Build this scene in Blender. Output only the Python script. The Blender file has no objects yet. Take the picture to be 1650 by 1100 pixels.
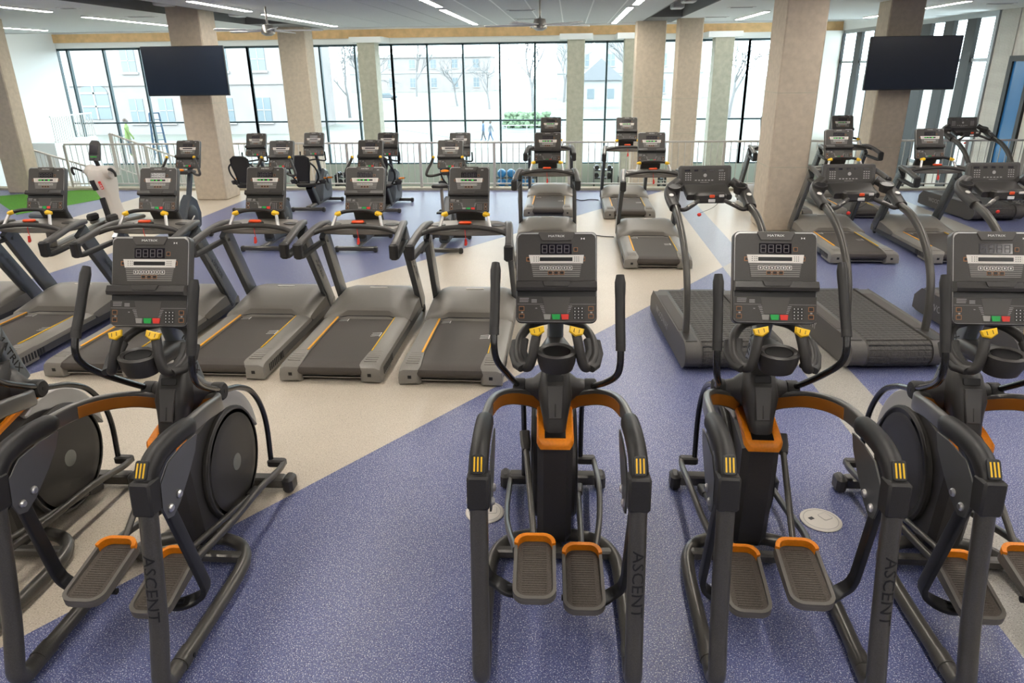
import bpy, bmesh, math, random
from math import sin, cos, pi, radians
from mathutils import Vector, Matrix
random.seed(7)
scene = bpy.context.scene
COL = scene.collection

# ------------------------------------------------------------------ camera, sky, sun, exposure
CAM_H = 2.63
cam_data = bpy.data.cameras.new('camera')
cam_data.sensor_width = 36.0
cam_data.lens = 1141.7 / 1650.0 * 36.0
cam_data.clip_end = 800
cam = bpy.data.objects.new('camera', cam_data)
COL.objects.link(cam)
R_ = Vector((0.99706, 0.075723, -0.011696))
D_ = Vector((0.016456, -0.360719, -0.932529))
F_ = Vector((-0.074833, 0.929596, -0.360905))
cm = Matrix((R_, -D_, -F_)).transposed().to_4x4()
cm.translation = (0, 0, CAM_H)
cam.matrix_world = cm
scene.camera = cam

world = bpy.data.worlds.new('winter_sky')
scene.world = world
world.use_nodes = True
bg = world.node_tree.nodes['Background']
bg.inputs['Color'].default_value = (0.86, 0.94, 1.0, 1)
bg.inputs["Strength"].default_value = 10.0

sun_d = bpy.data.lights.new('sun', 'SUN')
sun_d.energy = 3.5
sun_d.angle = radians(1.5)
sun_d.color = (1.0, 0.96, 0.9)
sun = bpy.data.objects.new('sun', sun_d)
sun.rotation_euler = (radians(48), 0, radians(-35))
sun.location = (0, 0, 60)
COL.objects.link(sun)

scene.view_settings.view_transform = 'Standard'
scene.view_settings.look = 'None'
scene.view_settings.gamma = 1.0
scene.view_settings.use_curve_mapping = False
scene.view_settings.exposure = 0.0
try:
    scene.cycles.use_denoising = True
    scene.cycles.max_bounces = 8
    scene.cycles.diffuse_bounces = 4
    scene.cycles.transparent_max_bounces = 12
    scene.cycles.sample_clamp_indirect = 6.0
    scene.cycles.caustics_reflective = False
    scene.cycles.caustics_refractive = False
except Exception:
    pass

# ------------------------------------------------------------------ materials
MATS = {}
def mat(name, col, rough=0.5, metal=0.0, spec=0.5, noise=0.0, nscale=60.0, bump=0.0, coat=0.0):
    m = bpy.data.materials.new(name); m.use_nodes = True
    nt = m.node_tree; b = nt.nodes['Principled BSDF']
    b.inputs['Base Color'].default_value = (*col, 1)
    b.inputs['Roughness'].default_value = rough
    b.inputs['Metallic'].default_value = metal
    b.inputs['Specular IOR Level'].default_value = spec
    if coat: b.inputs['Coat Weight'].default_value = coat
    if noise or bump:
        tc = nt.nodes.new('ShaderNodeTexCoord')
        n = nt.nodes.new('ShaderNodeTexNoise'); n.inputs['Scale'].default_value = nscale
        n.inputs['Detail'].default_value = 4
        nt.links.new(tc.outputs['Object'], n.inputs['Vector'])
        if noise:
            r = nt.nodes.new('ShaderNodeValToRGB')
            r.color_ramp.elements[0].position = 0.3; r.color_ramp.elements[1].position = 0.7
            r.color_ramp.elements[0].color = (*[c * (1 - noise) for c in col], 1)
            r.color_ramp.elements[1].color = (*[min(1, c * (1 + noise)) for c in col], 1)
            nt.links.new(n.outputs['Fac'], r.inputs['Fac'])
            nt.links.new(r.outputs['Color'], b.inputs['Base Color'])
        if bump:
            bp = nt.nodes.new('ShaderNodeBump'); bp.inputs['Strength'].default_value = bump
            bp.inputs['Distance'].default_value = 0.01
            nt.links.new(n.outputs['Fac'], bp.inputs['Height'])
            nt.links.new(bp.outputs['Normal'], b.inputs['Normal'])
    MATS[name] = m
    return m

def emit(name, col, strength):
    m = bpy.data.materials.new(name); m.use_nodes = True
    b = m.node_tree.nodes['Principled BSDF']
    b.inputs['Base Color'].default_value = (*col, 1)
    b.inputs['Emission Color'].default_value = (*col, 1)
    b.inputs['Emission Strength'].default_value = strength
    MATS[name] = m
    return m

def speckled(name, base, fleck, dark, rough=0.38):
    m = bpy.data.materials.new(name); m.use_nodes = True
    nt = m.node_tree; b = nt.nodes['Principled BSDF']
    g = nt.nodes.new('ShaderNodeNewGeometry')
    def ramp(scale, p0, p1, detail=1.0):
        n = nt.nodes.new('ShaderNodeTexNoise'); n.inputs['Scale'].default_value = scale
        n.inputs['Detail'].default_value = detail
        nt.links.new(g.outputs['Position'], n.inputs['Vector'])
        r = nt.nodes.new('ShaderNodeMapRange')
        r.inputs['From Min'].default_value = p0; r.inputs['From Max'].default_value = p1
        nt.links.new(n.outputs['Fac'], r.inputs['Value'])
        return r.outputs['Result']
    def mix(f, a, c):
        x = nt.nodes.new('ShaderNodeMix'); x.data_type = 'RGBA'
        nt.links.new(f, x.inputs['Factor'])
        if isinstance(a, tuple): x.inputs['A'].default_value = (*a, 1)
        else: nt.links.new(a, x.inputs['A'])
        x.inputs['B'].default_value = (*c, 1)
        return x.outputs['Result']
    c = mix(ramp(1.3, 0.35, 0.75, 3), base, tuple(v * 1.12 for v in base))
    c = mix(ramp(110, 0.58, 0.63), c, dark)
    c = mix(ramp(150, 0.61, 0.645), c, fleck)
    nt.links.new(c, b.inputs['Base Color'])
    b.inputs['Roughness'].default_value = rough
    MATS[name] = m
    return m

mat('frame', (0.088, 0.083, 0.074), 0.30, 0.35, noise=0.15, nscale=220)
mat('frame_dark', (0.016, 0.016, 0.016), 0.42)
mat('tube_black', (0.012, 0.012, 0.013), 0.22, coat=0.3)
mat('plastic', (0.034, 0.0315, 0.0285), 0.42, noise=0.18, nscale=300, bump=0.05)
mat('plastic_soft', (0.021, 0.0198, 0.0185), 0.55, noise=0.2, nscale=260)
mat('rubber', (0.014, 0.0133, 0.0127), 0.48)
mat('body', (0.033, 0.030, 0.027), 0.5, noise=0.15, nscale=200)
mat('face', (0.041, 0.0375, 0.033), 0.42, noise=0.2, nscale=420)
mat('face_light', (0.070, 0.065, 0.058), 0.42)
mat('shell', (0.058, 0.055, 0.052), 0.4)
mat('trim', (0.45, 0.45, 0.44), 0.35, 0.5)
mat('black', (0.004, 0.004, 0.004), 0.35)
mat('window_black', (0.008, 0.006, 0.010), 0.15)
mat('segment', (0.085, 0.08, 0.085), 0.5)
mat('silver', (0.72, 0.69, 0.64), 0.4)
mat('stripe', (0.30, 0.29, 0.27), 0.45)
mat('print_white', (0.75, 0.75, 0.73), 0.5)
mat('print_dim', (0.35, 0.34, 0.33), 0.5)
mat('print_dark', (0.008, 0.008, 0.008), 0.5)
mat('bronze', (0.30, 0.13, 0.045), 0.45)
mat('green', (0.0, 0.38, 0.06), 0.4)
mat('red', (0.75, 0.035, 0.02), 0.4)
mat('red_orange', (0.85, 0.09, 0.02), 0.4)
mat('orange', (0.80, 0.24, 0.006), 0.45, noise=0.08, nscale=80)
mat('yellow', (0.85, 0.52, 0.015), 0.45)
mat('chrome', (0.62, 0.61, 0.59), 0.32, 0.9)
mat('cap', (0.17, 0.175, 0.16), 0.4)
mat('brown_orange', (0.34, 0.115, 0.010), 0.5)
mat('steel', (0.30, 0.29, 0.27), 0.3, 0.8)
mat('shroud', (0.50, 0.49, 0.46), 0.42)
mat('plate', (0.14, 0.14, 0.135), 0.34, 0.5)
mat('arch', (0.16, 0.155, 0.145), 0.3, 0.55)
mat('pedal_mat', (0.075, 0.062, 0.050), 0.75, noise=0.35, nscale=180)
mat('pedal_rim', (0.13, 0.12, 0.105), 0.55)
mat('belt', (0.062, 0.053, 0.046), 0.62, noise=0.25, nscale=320)
mat('hood', (0.205, 0.190, 0.168), 0.42, noise=0.12, nscale=300)
mat('rail', (0.205, 0.192, 0.171), 0.42, noise=0.1, nscale=200)
mat('deck_side', (0.060, 0.060, 0.060), 0.35)
mat('upright', (0.15, 0.16, 0.168), 0.24, 0.65)
mat('mast', (0.24, 0.27, 0.29), 0.28, 0.6)  # lighter and bluish: sky reflection put into the colour
mat('handle', (0.075, 0.072, 0.068), 0.4)
mat('slat', (0.055, 0.051, 0.046), 0.6, noise=0.3, nscale=90, bump=0.5)
mat('wood_deck', (0.085, 0.079, 0.072), 0.5, noise=0.15, nscale=200)
mat('led_green', (0.02, 0.6, 0.03), 0.4)
emit('led', (0.03, 0.8, 0.06), 0.7)
mat('amber', (0.88, 0.40, 0.008), 0.45)
mat('bike_body', (0.055, 0.065, 0.078), 0.35)
mat('erg_white', (0.62, 0.58, 0.53), 0.4)
mat('blue_ball', (0.02, 0.16, 0.36), 0.3)
mat("concrete", (0.53, 0.455, 0.36), 0.8, noise=0.09, nscale=11, bump=0.12)
mat('concrete_fac', (0.44, 0.42, 0.33), 0.75, noise=0.12, nscale=6, bump=0.12)
mat('white_wall', (0.78, 0.79, 0.78), 0.6)
mat('back_wall', (0.30, 0.285, 0.265), 0.7)
mat('offwhite', (0.66, 0.64, 0.58), 0.6)
mat('ceiling_panel', (0.62, 0.63, 0.64), 0.8, noise=0.12, nscale=90)
mat('ceiling_white', (0.82, 0.83, 0.82), 0.8, noise=0.05, nscale=60)
mat('ceiling_joint', (0.90, 0.90, 0.90), 0.6)
mat('slot_dark', (0.055, 0.055, 0.058), 0.7)
mat('soffit', (0.20, 0.20, 0.20), 0.7)
mat('wood_band', (0.68, 0.43, 0.20), 0.5, noise=0.14, nscale=4)
mat('mullion', (0.025, 0.055, 0.065), 0.4)
mat('fin', (0.020, 0.020, 0.020), 0.5)
mat('alu', (0.34, 0.36, 0.37), 0.35, 0.6)
mat('railing', (0.62, 0.60, 0.56), 0.4, 0.2)
mat('tv', (0.010, 0.020, 0.040), 0.22)  # blue tone puts the screen's reflection into the colour
mat('tv_frame', (0.010, 0.010, 0.011), 0.35)
mat('turf', (0.07, 0.25, 0.012), 0.9, noise=0.4, nscale=60)
mat('lower_wall', (0.42, 0.46, 0.40), 0.7)
mat('lower_floor', (0.35, 0.36, 0.34), 0.6)
mat('corrugated', (0.60, 0.58, 0.54), 0.6, noise=0.1, nscale=8)
mat('door_blue', (0.03, 0.16, 0.38), 0.12)
mat('cover_plate', (0.62, 0.58, 0.52), 0.5)
mat('ground_bright', (0.12, 0.115, 0.11), 0.9, noise=0.1, nscale=0.2)
mat('lawn', (0.115, 0.118, 0.10), 0.9, noise=0.15, nscale=0.3)
mat('lawn_shade', (0.09, 0.105, 0.10), 0.9, noise=0.2, nscale=0.5)  # shaded copy of the lawn colour
mat('path', (0.14, 0.138, 0.13), 0.9)
mat('brick_wall', (0.215, 0.195, 0.188), 0.9, noise=0.06, nscale=0.6)
mat('stone_trim', (0.26, 0.257, 0.25), 0.8)
mat('far_glass', (0.125, 0.15, 0.165), 0.2)
mat('bark', (0.15, 0.145, 0.145), 0.9)
mat('hedge', (0.10, 0.145, 0.085), 0.9, noise=0.4, nscale=3)
mat('pale_house', (0.24, 0.24, 0.237), 0.8)
mat('roof', (0.15, 0.155, 0.165), 0.8)
mat('cloth_blue', (0.04, 0.07, 0.12), 0.8)
mat('cloth_dark', (0.04, 0.045, 0.055), 0.8)
mat('cloth_light', (0.10, 0.11, 0.125), 0.8)
mat('hivis', (0.10, 0.15, 0.03), 0.7)
mat('skin', (0.10, 0.075, 0.06), 0.6)
mat('hair', (0.06, 0.04, 0.03), 0.7)
mat('ladder_blue', (0.035, 0.07, 0.12), 0.5)
speckled('floor_blue', (0.092, 0.108, 0.238), (0.62, 0.64, 0.70), (0.040, 0.045, 0.14))
speckled('floor_beige', (0.50, 0.44, 0.355), (0.66, 0.60, 0.51), (0.37, 0.32, 0.25))
speckled('floor_grey', (0.34, 0.32, 0.28), (0.5, 0.48, 0.43), (0.22, 0.21, 0.19))
speckled('floor_greyblue', (0.24, 0.26, 0.33), (0.5, 0.52, 0.56), (0.15, 0.17, 0.24))
emit("lamp", (1.0, 0.93, 0.83), 52.0)

def glass(name, tint, gloss):
    m = bpy.data.materials.new(name); m.use_nodes = True
    nt = m.node_tree
    for n in list(nt.nodes):
        if n.type != 'OUTPUT_MATERIAL': nt.nodes.remove(n)
    out = [n for n in nt.nodes if n.type == 'OUTPUT_MATERIAL'][0]
    t = nt.nodes.new('ShaderNodeBsdfTransparent'); t.inputs['Color'].default_value = (*tint, 1)
    gl = nt.nodes.new('ShaderNodeBsdfGlossy'); gl.inputs['Roughness'].default_value = 0.02
    lw = nt.nodes.new('ShaderNodeLayerWeight'); lw.inputs['Blend'].default_value = 0.5
    pw = nt.nodes.new('ShaderNodeMath'); pw.operation = 'POWER'; pw.inputs[1].default_value = 5.0
    nt.links.new(lw.outputs['Facing'], pw.inputs[0])
    fr = nt.nodes.new('ShaderNodeMath'); fr.operation = 'MULTIPLY_ADD'; fr.inputs[1].default_value = 0.6; fr.inputs[2].default_value = 0.02
    nt.links.new(pw.outputs[0], fr.inputs[0])
    mx = nt.nodes.new('ShaderNodeMixShader')
    nt.links.new(fr.outputs[0], mx.inputs['Fac'])
    nt.links.new(t.outputs['BSDF'], mx.inputs[1]); nt.links.new(gl.outputs['BSDF'], mx.inputs[2])
    nt.links.new(mx.outputs['Shader'], out.inputs['Surface'])
    MATS[name] = m
glass('glass', (0.90, 0.96, 0.97), 1.3)

# ------------------------------------------------------------------ mesh helpers
def frame(o, u, v):
    u = Vector(u).normalized(); v = Vector(v); v = (v - u * v.dot(u)).normalized(); w = u.cross(v)
    m = Matrix((u, v, w)).transposed().to_4x4(); m.translation = Vector(o)
    return m

class G:
    """collects vertices and faces; obj() links them as ONE mesh object"""
    def __init__(s, M=None): s.v = []; s.f = []; s.M = M or Matrix.Identity(4)
    def add(s, vs, fs, M=None):
        T = s.M @ M if M is not None else s.M
        n = len(s.v); s.v += [T @ Vector(p) for p in vs]; s.f += [tuple(i + n for i in f) for f in fs]
        return s
    def box(s, x0, x1, y0, y1, z0, z1, M=None):
        return s.add([(x0,y0,z0),(x1,y0,z0),(x1,y1,z0),(x0,y1,z0),(x0,y0,z1),(x1,y0,z1),(x1,y1,z1),(x0,y1,z1)],
                     [(0,3,2,1),(4,5,6,7),(0,1,5,4),(1,2,6,5),(2,3,7,6),(3,0,4,7)], M)
    def rbox(s, x0, x1, y0, y1, z0, z1, b=0.006, M=None):
        """box with chamfered edges"""
        b = min(b, (x1-x0)/2.01, (y1-y0)/2.01, (z1-z0)/2.01)
        poly = [(x0+b,y0),(x1-b,y0),(x1,y0+b),(x1,y1-b),(x1-b,y1),(x0+b,y1),(x0,y1-b),(x0,y0+b)]
        T = Matrix.Translation((0,0,z0))
        return s.prism(poly, z1-z0, b, (M @ T) if M is not None else T)
    def prism(s, poly, d, bev=0.0, M=None):
        """extrude a counter-clockwise polygon by d along +z, ends bevelled inward"""
        n = len(poly)
        def inset(k):
            out = []
            for i in range(n):
                p0 = Vector(poly[i-1]); p1 = Vector(poly[i]); p2 = Vector(poly[(i+1) % n])
                e1 = (p1-p0); e2 = (p2-p1)
                if e1.length < 1e-9 or e2.length < 1e-9: out.append(p1); continue
                n1 = Vector((-e1.y, e1.x)).normalized(); n2 = Vector((-e2.y, e2.x)).normalized()
                nn = n1 + n2
                if nn.length < 1e-6: out.append(p1); continue
                nn.normalize(); q = max(0.5, nn.dot(n1)); out.append(p1 + nn * (k / q))
            return out
        if bev > 0:
            a = inset(bev); lay = [(a,0),(poly,bev),(poly,d-bev),(a,d)]
        else: lay = [(poly,0),(poly,d)]
        vs = [(p[0],p[1],z) for L,z in lay for p in L]; fs = [tuple(reversed(range(n)))]
        for k in range(len(lay)-1):
            for i in range(n):
                j = (i+1) % n; fs.append((k*n+i, k*n+j, (k+1)*n+j, (k+1)*n+i))
        fs.append(tuple(range((len(lay)-1)*n, len(lay)*n)))
        return s.add(vs, fs, M)
    def loft(s, secs, closed=True, caps=True, M=None):
        n = len(secs[0]); vs = [p for S in secs for p in S]; fs = []
        for k in range(len(secs)-1):
            for i in range(n if closed else n-1):
                j = (i+1) % n; fs.append((k*n+i, k*n+j, (k+1)*n+j, (k+1)*n+i))
        if caps and closed:
            fs.append(tuple(reversed(range(n)))); fs.append(tuple(range((len(secs)-1)*n, len(secs)*n)))
        return s.add(vs, fs, M)
    def sweep(s, path, sec, ref=None, scale=None, caps=True, loop=False, M=None):
        """sweep a 2D section (a along side, b along up) along a 3D path"""
        P = [Vector(p) for p in path]; n = len(P); secs = []; prev = None
        for i in range(n):
            if loop: t = P[(i+1) % n] - P[i-1]
            else: t = P[min(i+1, n-1)] - P[max(i-1, 0)]
            t.normalize()
            if ref is not None:
                up = Vector(ref); up = up - t * up.dot(t)
                if up.length < 1e-4: up = prev or t.orthogonal()
                up.normalize()
            else:
                if prev is None:
                    up = Vector((0,0,1)) if abs(t.z) < 0.9 else Vector((0,1,0))
                    up = (up - t * up.dot(t)).normalized()
                else:
                    up = prev - t * prev.dot(t)
                    up = up.normalized() if up.length > 1e-6 else t.orthogonal().normalized()
            prev = up; side = t.cross(up)
            k = scale[i] if scale else 1.0
            ka, kb = (k if isinstance(k, tuple) else (k, k))
            secs.append([P[i] + side * (a*ka) + up * (b*kb) for a, b in sec])
        if loop: secs.append(secs[0])
        return s.loft(secs, True, caps and not loop, M)
    def tube(s, path, r, n=10, scale=None, loop=False, M=None, ref=None):
        return s.sweep(path, [(r*cos(2*pi*i/n), r*sin(2*pi*i/n)) for i in range(n)], ref, scale, True, loop, M)
    def lathe(s, prof, n=20, M=None, ex=1.0, ey=1.0):
        secs = [[(r*ex*cos(2*pi*i/n), r*ey*sin(2*pi*i/n), z) for i in range(n)] for r, z in prof]
        return s.loft(secs, True, True, M)
    def ball(s, c, r, n=12, m=8, sc=(1,1,1)):
        secs = []
        for k in range(m+1):
            a = -pi/2 + pi*k/m; q = max(1e-4, cos(a))
            secs.append([(c[0]+r*sc[0]*q*cos(2*pi*i/n), c[1]+r*sc[1]*q*sin(2*pi*i/n), c[2]+r*sc[2]*sin(a)) for i in range(n)])
        return s.loft(secs)
    def mesh(s, name, material, smooth=True):
        me = bpy.data.meshes.new(name)
        me.from_pydata([tuple(p) for p in s.v], [], s.f)
        me.materials.append(MATS[material])
        me.update()
        bm = bmesh.new(); bm.from_mesh(me); bmesh.ops.recalc_face_normals(bm, faces=bm.faces[:]); bm.to_mesh(me); bm.free()
        if smooth:
            me.polygons.foreach_set('use_smooth', [True]*len(me.polygons))
            me.set_sharp_from_angle(angle=radians(38))
        return me
    def obj(s, name, material, parent=None, smooth=True, **tags):
        o = bpy.data.objects.new(name, s.mesh(name, material, smooth))
        COL.objects.link(o)
        if parent is not None: adopt(o, parent)
        for k, v in tags.items(): o[k] = v
        return o

KIDS = {}
def adopt(o, parent):
    o.parent = parent; KIDS.setdefault(parent.name, []).append(o)
def obj_shared(name, me, parent, loc=(0,0,0), rot=(0,0,0), scl=(1,1,1)):
    o = bpy.data.objects.new(name, me); COL.objects.link(o)
    adopt(o, parent); o.location = loc; o.rotation_euler = rot; o.scale = scl
    return o
def thing(name, label, category, loc=(0,0,0), rz=0.0, group=None):
    o = bpy.data.objects.new(name, None); COL.objects.link(o)
    o.empty_display_size = 0.1
    o.location = loc; o.rotation_euler = (0,0,rz); o['label'] = label; o['category'] = category
    if group: o['group'] = group
    return o
def tag(o, label, category, group=None):
    o['label'] = label; o['category'] = category
    if group: o['group'] = group
    return o
def copy_tree(o, parent=None):
    c = o.copy(); COL.objects.link(c)
    if parent is not None: adopt(c, parent)
    for ch in list(KIDS.get(o.name, [])): copy_tree(ch, c)
    return c
def place(proto, first, loc, rz, label, category, group):
    o = proto if first else copy_tree(proto)
    o.location = loc; o.rotation_euler = (0,0,rz); tag(o, label, category, group)
    return o
def cr(pts, n=6):
    """smooth curve through points"""
    P = [Vector(p) for p in pts]; P = [2*P[0]-P[1]] + P + [2*P[-1]-P[-2]]; out = []
    for i in range(1, len(P)-2):
        for k in range(n):
            t = k/n; a, b, c, d = P[i-1], P[i], P[i+1], P[i+2]
            out.append(0.5*((2*b)+(c-a)*t+(2*a-5*b+4*c-d)*t*t+(3*b-a-3*c+d)*t**3))
    out.append(P[-2])
    return out
def rrect(w, h, r, n=4, cx=0, cy=0):
    out = []
    for (sx, sy, a0) in ((1,-1,-pi/2),(1,1,0),(-1,1,pi/2),(-1,-1,pi)):
        for k in range(n+1):
            a = a0 + (pi/2)*k/n
            out.append((cx + sx*(w/2-r) + r*cos(a), cy + sy*(h/2-r) + r*sin(a)))
    return out
def rsec(w, h, r, n=3): return rrect(w, h, r, n)
TXT = {}
def text_mesh(body, cuts=False):
    if cuts: body = body + ' '
    if body not in TXT:
        cu = bpy.data.curves.new('lettering', 'FONT'); cu.body = body.strip(); cu.size = 1.0; cu.extrude = 0.012
        cu.align_x = 'CENTER'; cu.align_y = 'CENTER'; cu.resolution_u = 2
        ob = bpy.data.objects.new('lettering', cu); COL.objects.link(ob)
        dg = bpy.context.evaluated_depsgraph_get(); dg.update()
        me = bpy.data.meshes.new_from_object(ob.evaluated_get(dg))
        if cuts:
            bm = bmesh.new(); bm.from_mesh(me)
            for k in range(-5, 6):
                bmesh.ops.bisect_plane(bm, geom=bm.verts[:]+bm.edges[:]+bm.faces[:], plane_co=(0,k*.075,0), plane_no=(0,1,0))
            bm.to_mesh(me); bm.free()
        TXT[body] = ([v.co.copy() for v in me.vertices], [tuple(p.vertices) for p in me.polygons])
        bpy.data.objects.remove(ob); bpy.data.curves.remove(cu); bpy.data.meshes.remove(me)
    return TXT[body]
def text(g, body, size, M, sx=1.0):
    vs, fs = text_mesh(body)
    return g.add([(v.x*size*sx, v.y*size, v.z*size) for v in vs], fs, M)

# ------------------------------------------------------------------ the setting: floor, walls, ceiling
FLOOR_EDGE = 16.62
XL, XR, YB, YF = -20.6, 10.0, -7.0, 29.3
LOW = -2.1
CEIL = 3.75
CEIL_END = 22.0
floor = G().box(XL, 14.0, YB, FLOOR_EDGE, -0.35, 0.0).obj('floor', 'floor_blue', smooth=False, kind='structure')
def flat(name, pts, material, z=0.0012):
    # cut into short bands so that no triangle gets long and thin
    def half(P, y, above):
        out = []
        for i in range(len(P)):
            a, b = P[i-1], P[i]; ia, ib = (a[1] >= y) == above, (b[1] >= y) == above
            if ia != ib:
                u = (y-a[1])/(b[1]-a[1]); out.append((a[0]+(b[0]-a[0])*u, y))
            if ib: out.append(b)
        return out
    g = G(); y = min(p[1] for p in pts); y1 = max(p[1] for p in pts)
    while y < y1 - 1e-6:
        P = half(half(pts, y+1e-9, True), min(y+1.2, y1+1), False)
        if len(P) > 2: g.add([(a, b, z) for a, b in P], [tuple(range(len(P)))])
        y += 1.2
    return g.obj(name, material, floor, smooth=False)
def lineA(x): return 2.5 + 1.48*(x + 2.74)
def lineB(x): return 11.5 + 1.48*(x + 1.09)
def xA(y): return (y-2.5)/1.48 - 2.74
def xB(y): return (y-11.5)/1.48 - 1.09
E1 = FLOOR_EDGE - 0.01
# broad beige band between two parallel diagonals, cut by the straight stripe
flat('floor_inlay', [(xB(YB+.1), YB+.1), (xA(YB+.1), YB+.1), (2.17, lineA(2.17)), (2.17, E1), (xB(E1), E1)], 'floor_beige')
flat('floor_inlay', [(2.60, lineA(2.60)), (xA(E1), E1), (2.60, E1)], 'floor_beige')
flat('floor_inlay', [(2.20, YB+.1), (2.63, YB+.1), (2.60, lineA(2.60)), (2.17, lineA(2.17))], 'floor_grey', 0.0016)
flat('floor_inlay', [(2.17, lineA(2.17)), (2.60, lineA(2.60)), (2.60, E1), (2.17, E1)], 'floor_greyblue', 0.0016)
flat('floor_inlay', [(6.35, YB+.1), (6.85, YB+.1), (6.85, E1), (6.35, E1)], 'floor_grey')
flat('floor_inlay', [(-7.35, 8.6), (-7.05, 10.4), (-7.0, E1), (-9.6, E1), (-9.6, 8.2)], 'floor_beige')
G().add([(-13.2,15.4,.004),(-10.95,13.3,.004),(-10.3,15.1,.004),(-11.4,16.5,.004)], [(0,1,2,3)]).obj('floor_turf', 'turf', floor, smooth=False)
# slab edge kerb below the railing
G().box(XL, 14.0, FLOOR_EDGE-0.30, FLOOR_EDGE-0.02, 0.0, 0.05).obj('trim_1', 'concrete_fac', smooth=False, kind='structure')
G().box(XL, 14.0, FLOOR_EDGE, YF+0.1, LOW-0.3, LOW).obj('floor', 'lower_floor', smooth=False, kind='structure')
G().box(XL, 14.0, FLOOR_EDGE-0.2, FLOOR_EDGE, LOW, -0.35).obj('wall_below', 'offwhite', smooth=False, kind='structure')

# walls behind and beside
G().box(XL-.3, 14.3, YB-.3, YB, -0.35, 5.2).obj('wall_back', 'back_wall', smooth=False, kind='structure')
G().box(XL-.3, XL, YB, YF+.3, LOW-.3, 5.2).obj('wall_left', 'white_wall', smooth=False, kind='structure')
G().box(14.0, 14.3, YB, 16.9, -0.35, 5.2).obj('wall_right', 'back_wall', smooth=False, kind='structure')
G().box(XR, 14.0, 16.9, 17.2, LOW-.3, 5.2).obj('wall_return', 'offwhite', smooth=False, kind='structure')

# ---- window wall at the far end
SILL, HEAD, TRANS = -1.03, 3.53, 0.66
wf = G().box(XL, XR, YF, YF+.3, LOW-.3, SILL).obj('wall_front', 'lower_wall', smooth=False, kind='structure')
G().box(XL, XR, YF, YF+.35, HEAD, 3.74).obj('trim_2', 'white_wall', smooth=False, kind='structure')
G().box(XL, XR, YF-.06, YF+.35, 3.74, 4.05).obj('trim_3', 'wood_band', smooth=False, kind='structure')
G().box(XL, XR, YF, YF+.35, 4.05, 5.2).obj('wall_front_upper', 'white_wall', smooth=False, kind='structure')
G().box(8.62, XR, YF-.25, YF+.3, SILL, 3.74).obj('wall_pier', 'offwhite', smooth=False, kind='structure')
mulls = [-20.62,-20.18,-18.66,-17.14,-15.66,-14.18,-12.71,-11.24,-9.79,-8.39,-6.94,-5.53,-4.13,-2.71,-1.34,0.05,1.41,2.80,4.2,5.5,6.72,7.7,8.62]
def window(n, xs):
    w = bpy.data.objects.new('window_%d' % n, None); COL.objects.link(w); w['kind'] = 'structure'
    fr = G()
    fr.box(xs[0]-.04, xs[-1]+.04, YF+.06, YF+.16, SILL-.03, SILL+.05)
    fr.box(xs[0]-.04, xs[-1]+.04, YF+.02, YF+.16, HEAD-.08, HEAD+.01)
    fr.obj('window_frame', 'mullion', w, smooth=False)
    for x in xs:
        G().box(x-.035, x+.035, YF+.02, YF+.16, SILL, HEAD).obj('mullion', 'mullion', w, smooth=False)
    for a, b in zip(xs, xs[1:]):
        if b - a < .3: continue
        G().box(a+.035, b-.035, YF+.05, YF+.13, TRANS-.03, TRANS+.03).obj('transom', 'mullion', w, smooth=False)
        for z0, z1 in ((SILL+.05, TRANS-.03), (TRANS+.03, HEAD-.08)):
            G().box(a+.035, b-.035, YF+.085, YF+.1, z0, z1).obj('pane', 'glass', w, smooth=False)
for i, (a, b) in enumerate([(0,7),(7,11),(11,16),(16,20),(19,23)]):
    if i == 4: a = 20
    if i == 3: window(4, mulls[15:21])
    elif i == 2: window(3, mulls[10:16])
    elif i == 1: window(2, mulls[6:11])
    elif i == 0: window(1, mulls[0:7])
    else: window(5, mulls[20:23])
# square piers standing before the window wall
for x, ln in ((-7.57,.67),(0.22,.64),(2.30,.66),(5.53,.68)):
    G().rbox(x-ln/2, x+ln/2, YF-1.3, YF-.65, LOW, 3.74, .015).obj('wall_column', 'concrete_fac', smooth=False, kind='structure')
    G().box(x-.6, x+.6, YF-1.36, YF, 3.54, 3.74).obj('trim_2', 'white_wall', smooth=False, kind='structure')

# ---- right-hand glazed wall beyond the railing: dark fins, aluminium frame, pale glass, ribbed panel and blue glass door
wr = bpy.data.objects.new('window_6', None); COL.objects.link(wr); wr['kind'] = 'structure'
fr = G()
fr.box(XR-.02, XR+.14, 19.0, YF, 3.62, 3.74); fr.box(XR-.02, XR+.14, 19.0, YF, 2.62, 2.70)
fr.box(XR-.02, XR+.14, 19.0, YF, -.1, .0); fr.box(XR-.04, XR+.14, 18.95, 19.08, LOW, 3.74)
fr.obj('window_frame', 'alu', wr, smooth=False)
for a, b in ((29.0,29.28),(27.2,27.7),(25.6,26.15),(24.0,24.6),(22.2,22.8),(20.95,21.45),(19.85,20.3)):
    G().box(XR-.06, XR+.045, a, b, LOW, 3.62).obj('fin', 'fin', wr, smooth=False)
ys = [19.08,20.1,21.2,22.5,24.3,25.9,27.45,29.1]
for a, b in zip(ys, ys[1:]):
    for z0, z1 in ((0,2.62),(2.70,3.62)):
        G().box(XR+.05, XR+.06, a+.02, b-.02, z0, z1).obj('pane', 'glass', wr, smooth=False)
G().box(XR-.02, XR+.2, 19.0, YF, LOW, -.1).obj('wall_right_low', 'offwhite', smooth=False, kind='structure')
G().box(XR-.02, XR+.3, 17.2, YF+.3, 3.74, 5.2).obj('wall_right_upper', 'white_wall', smooth=False, kind='structure')
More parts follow.
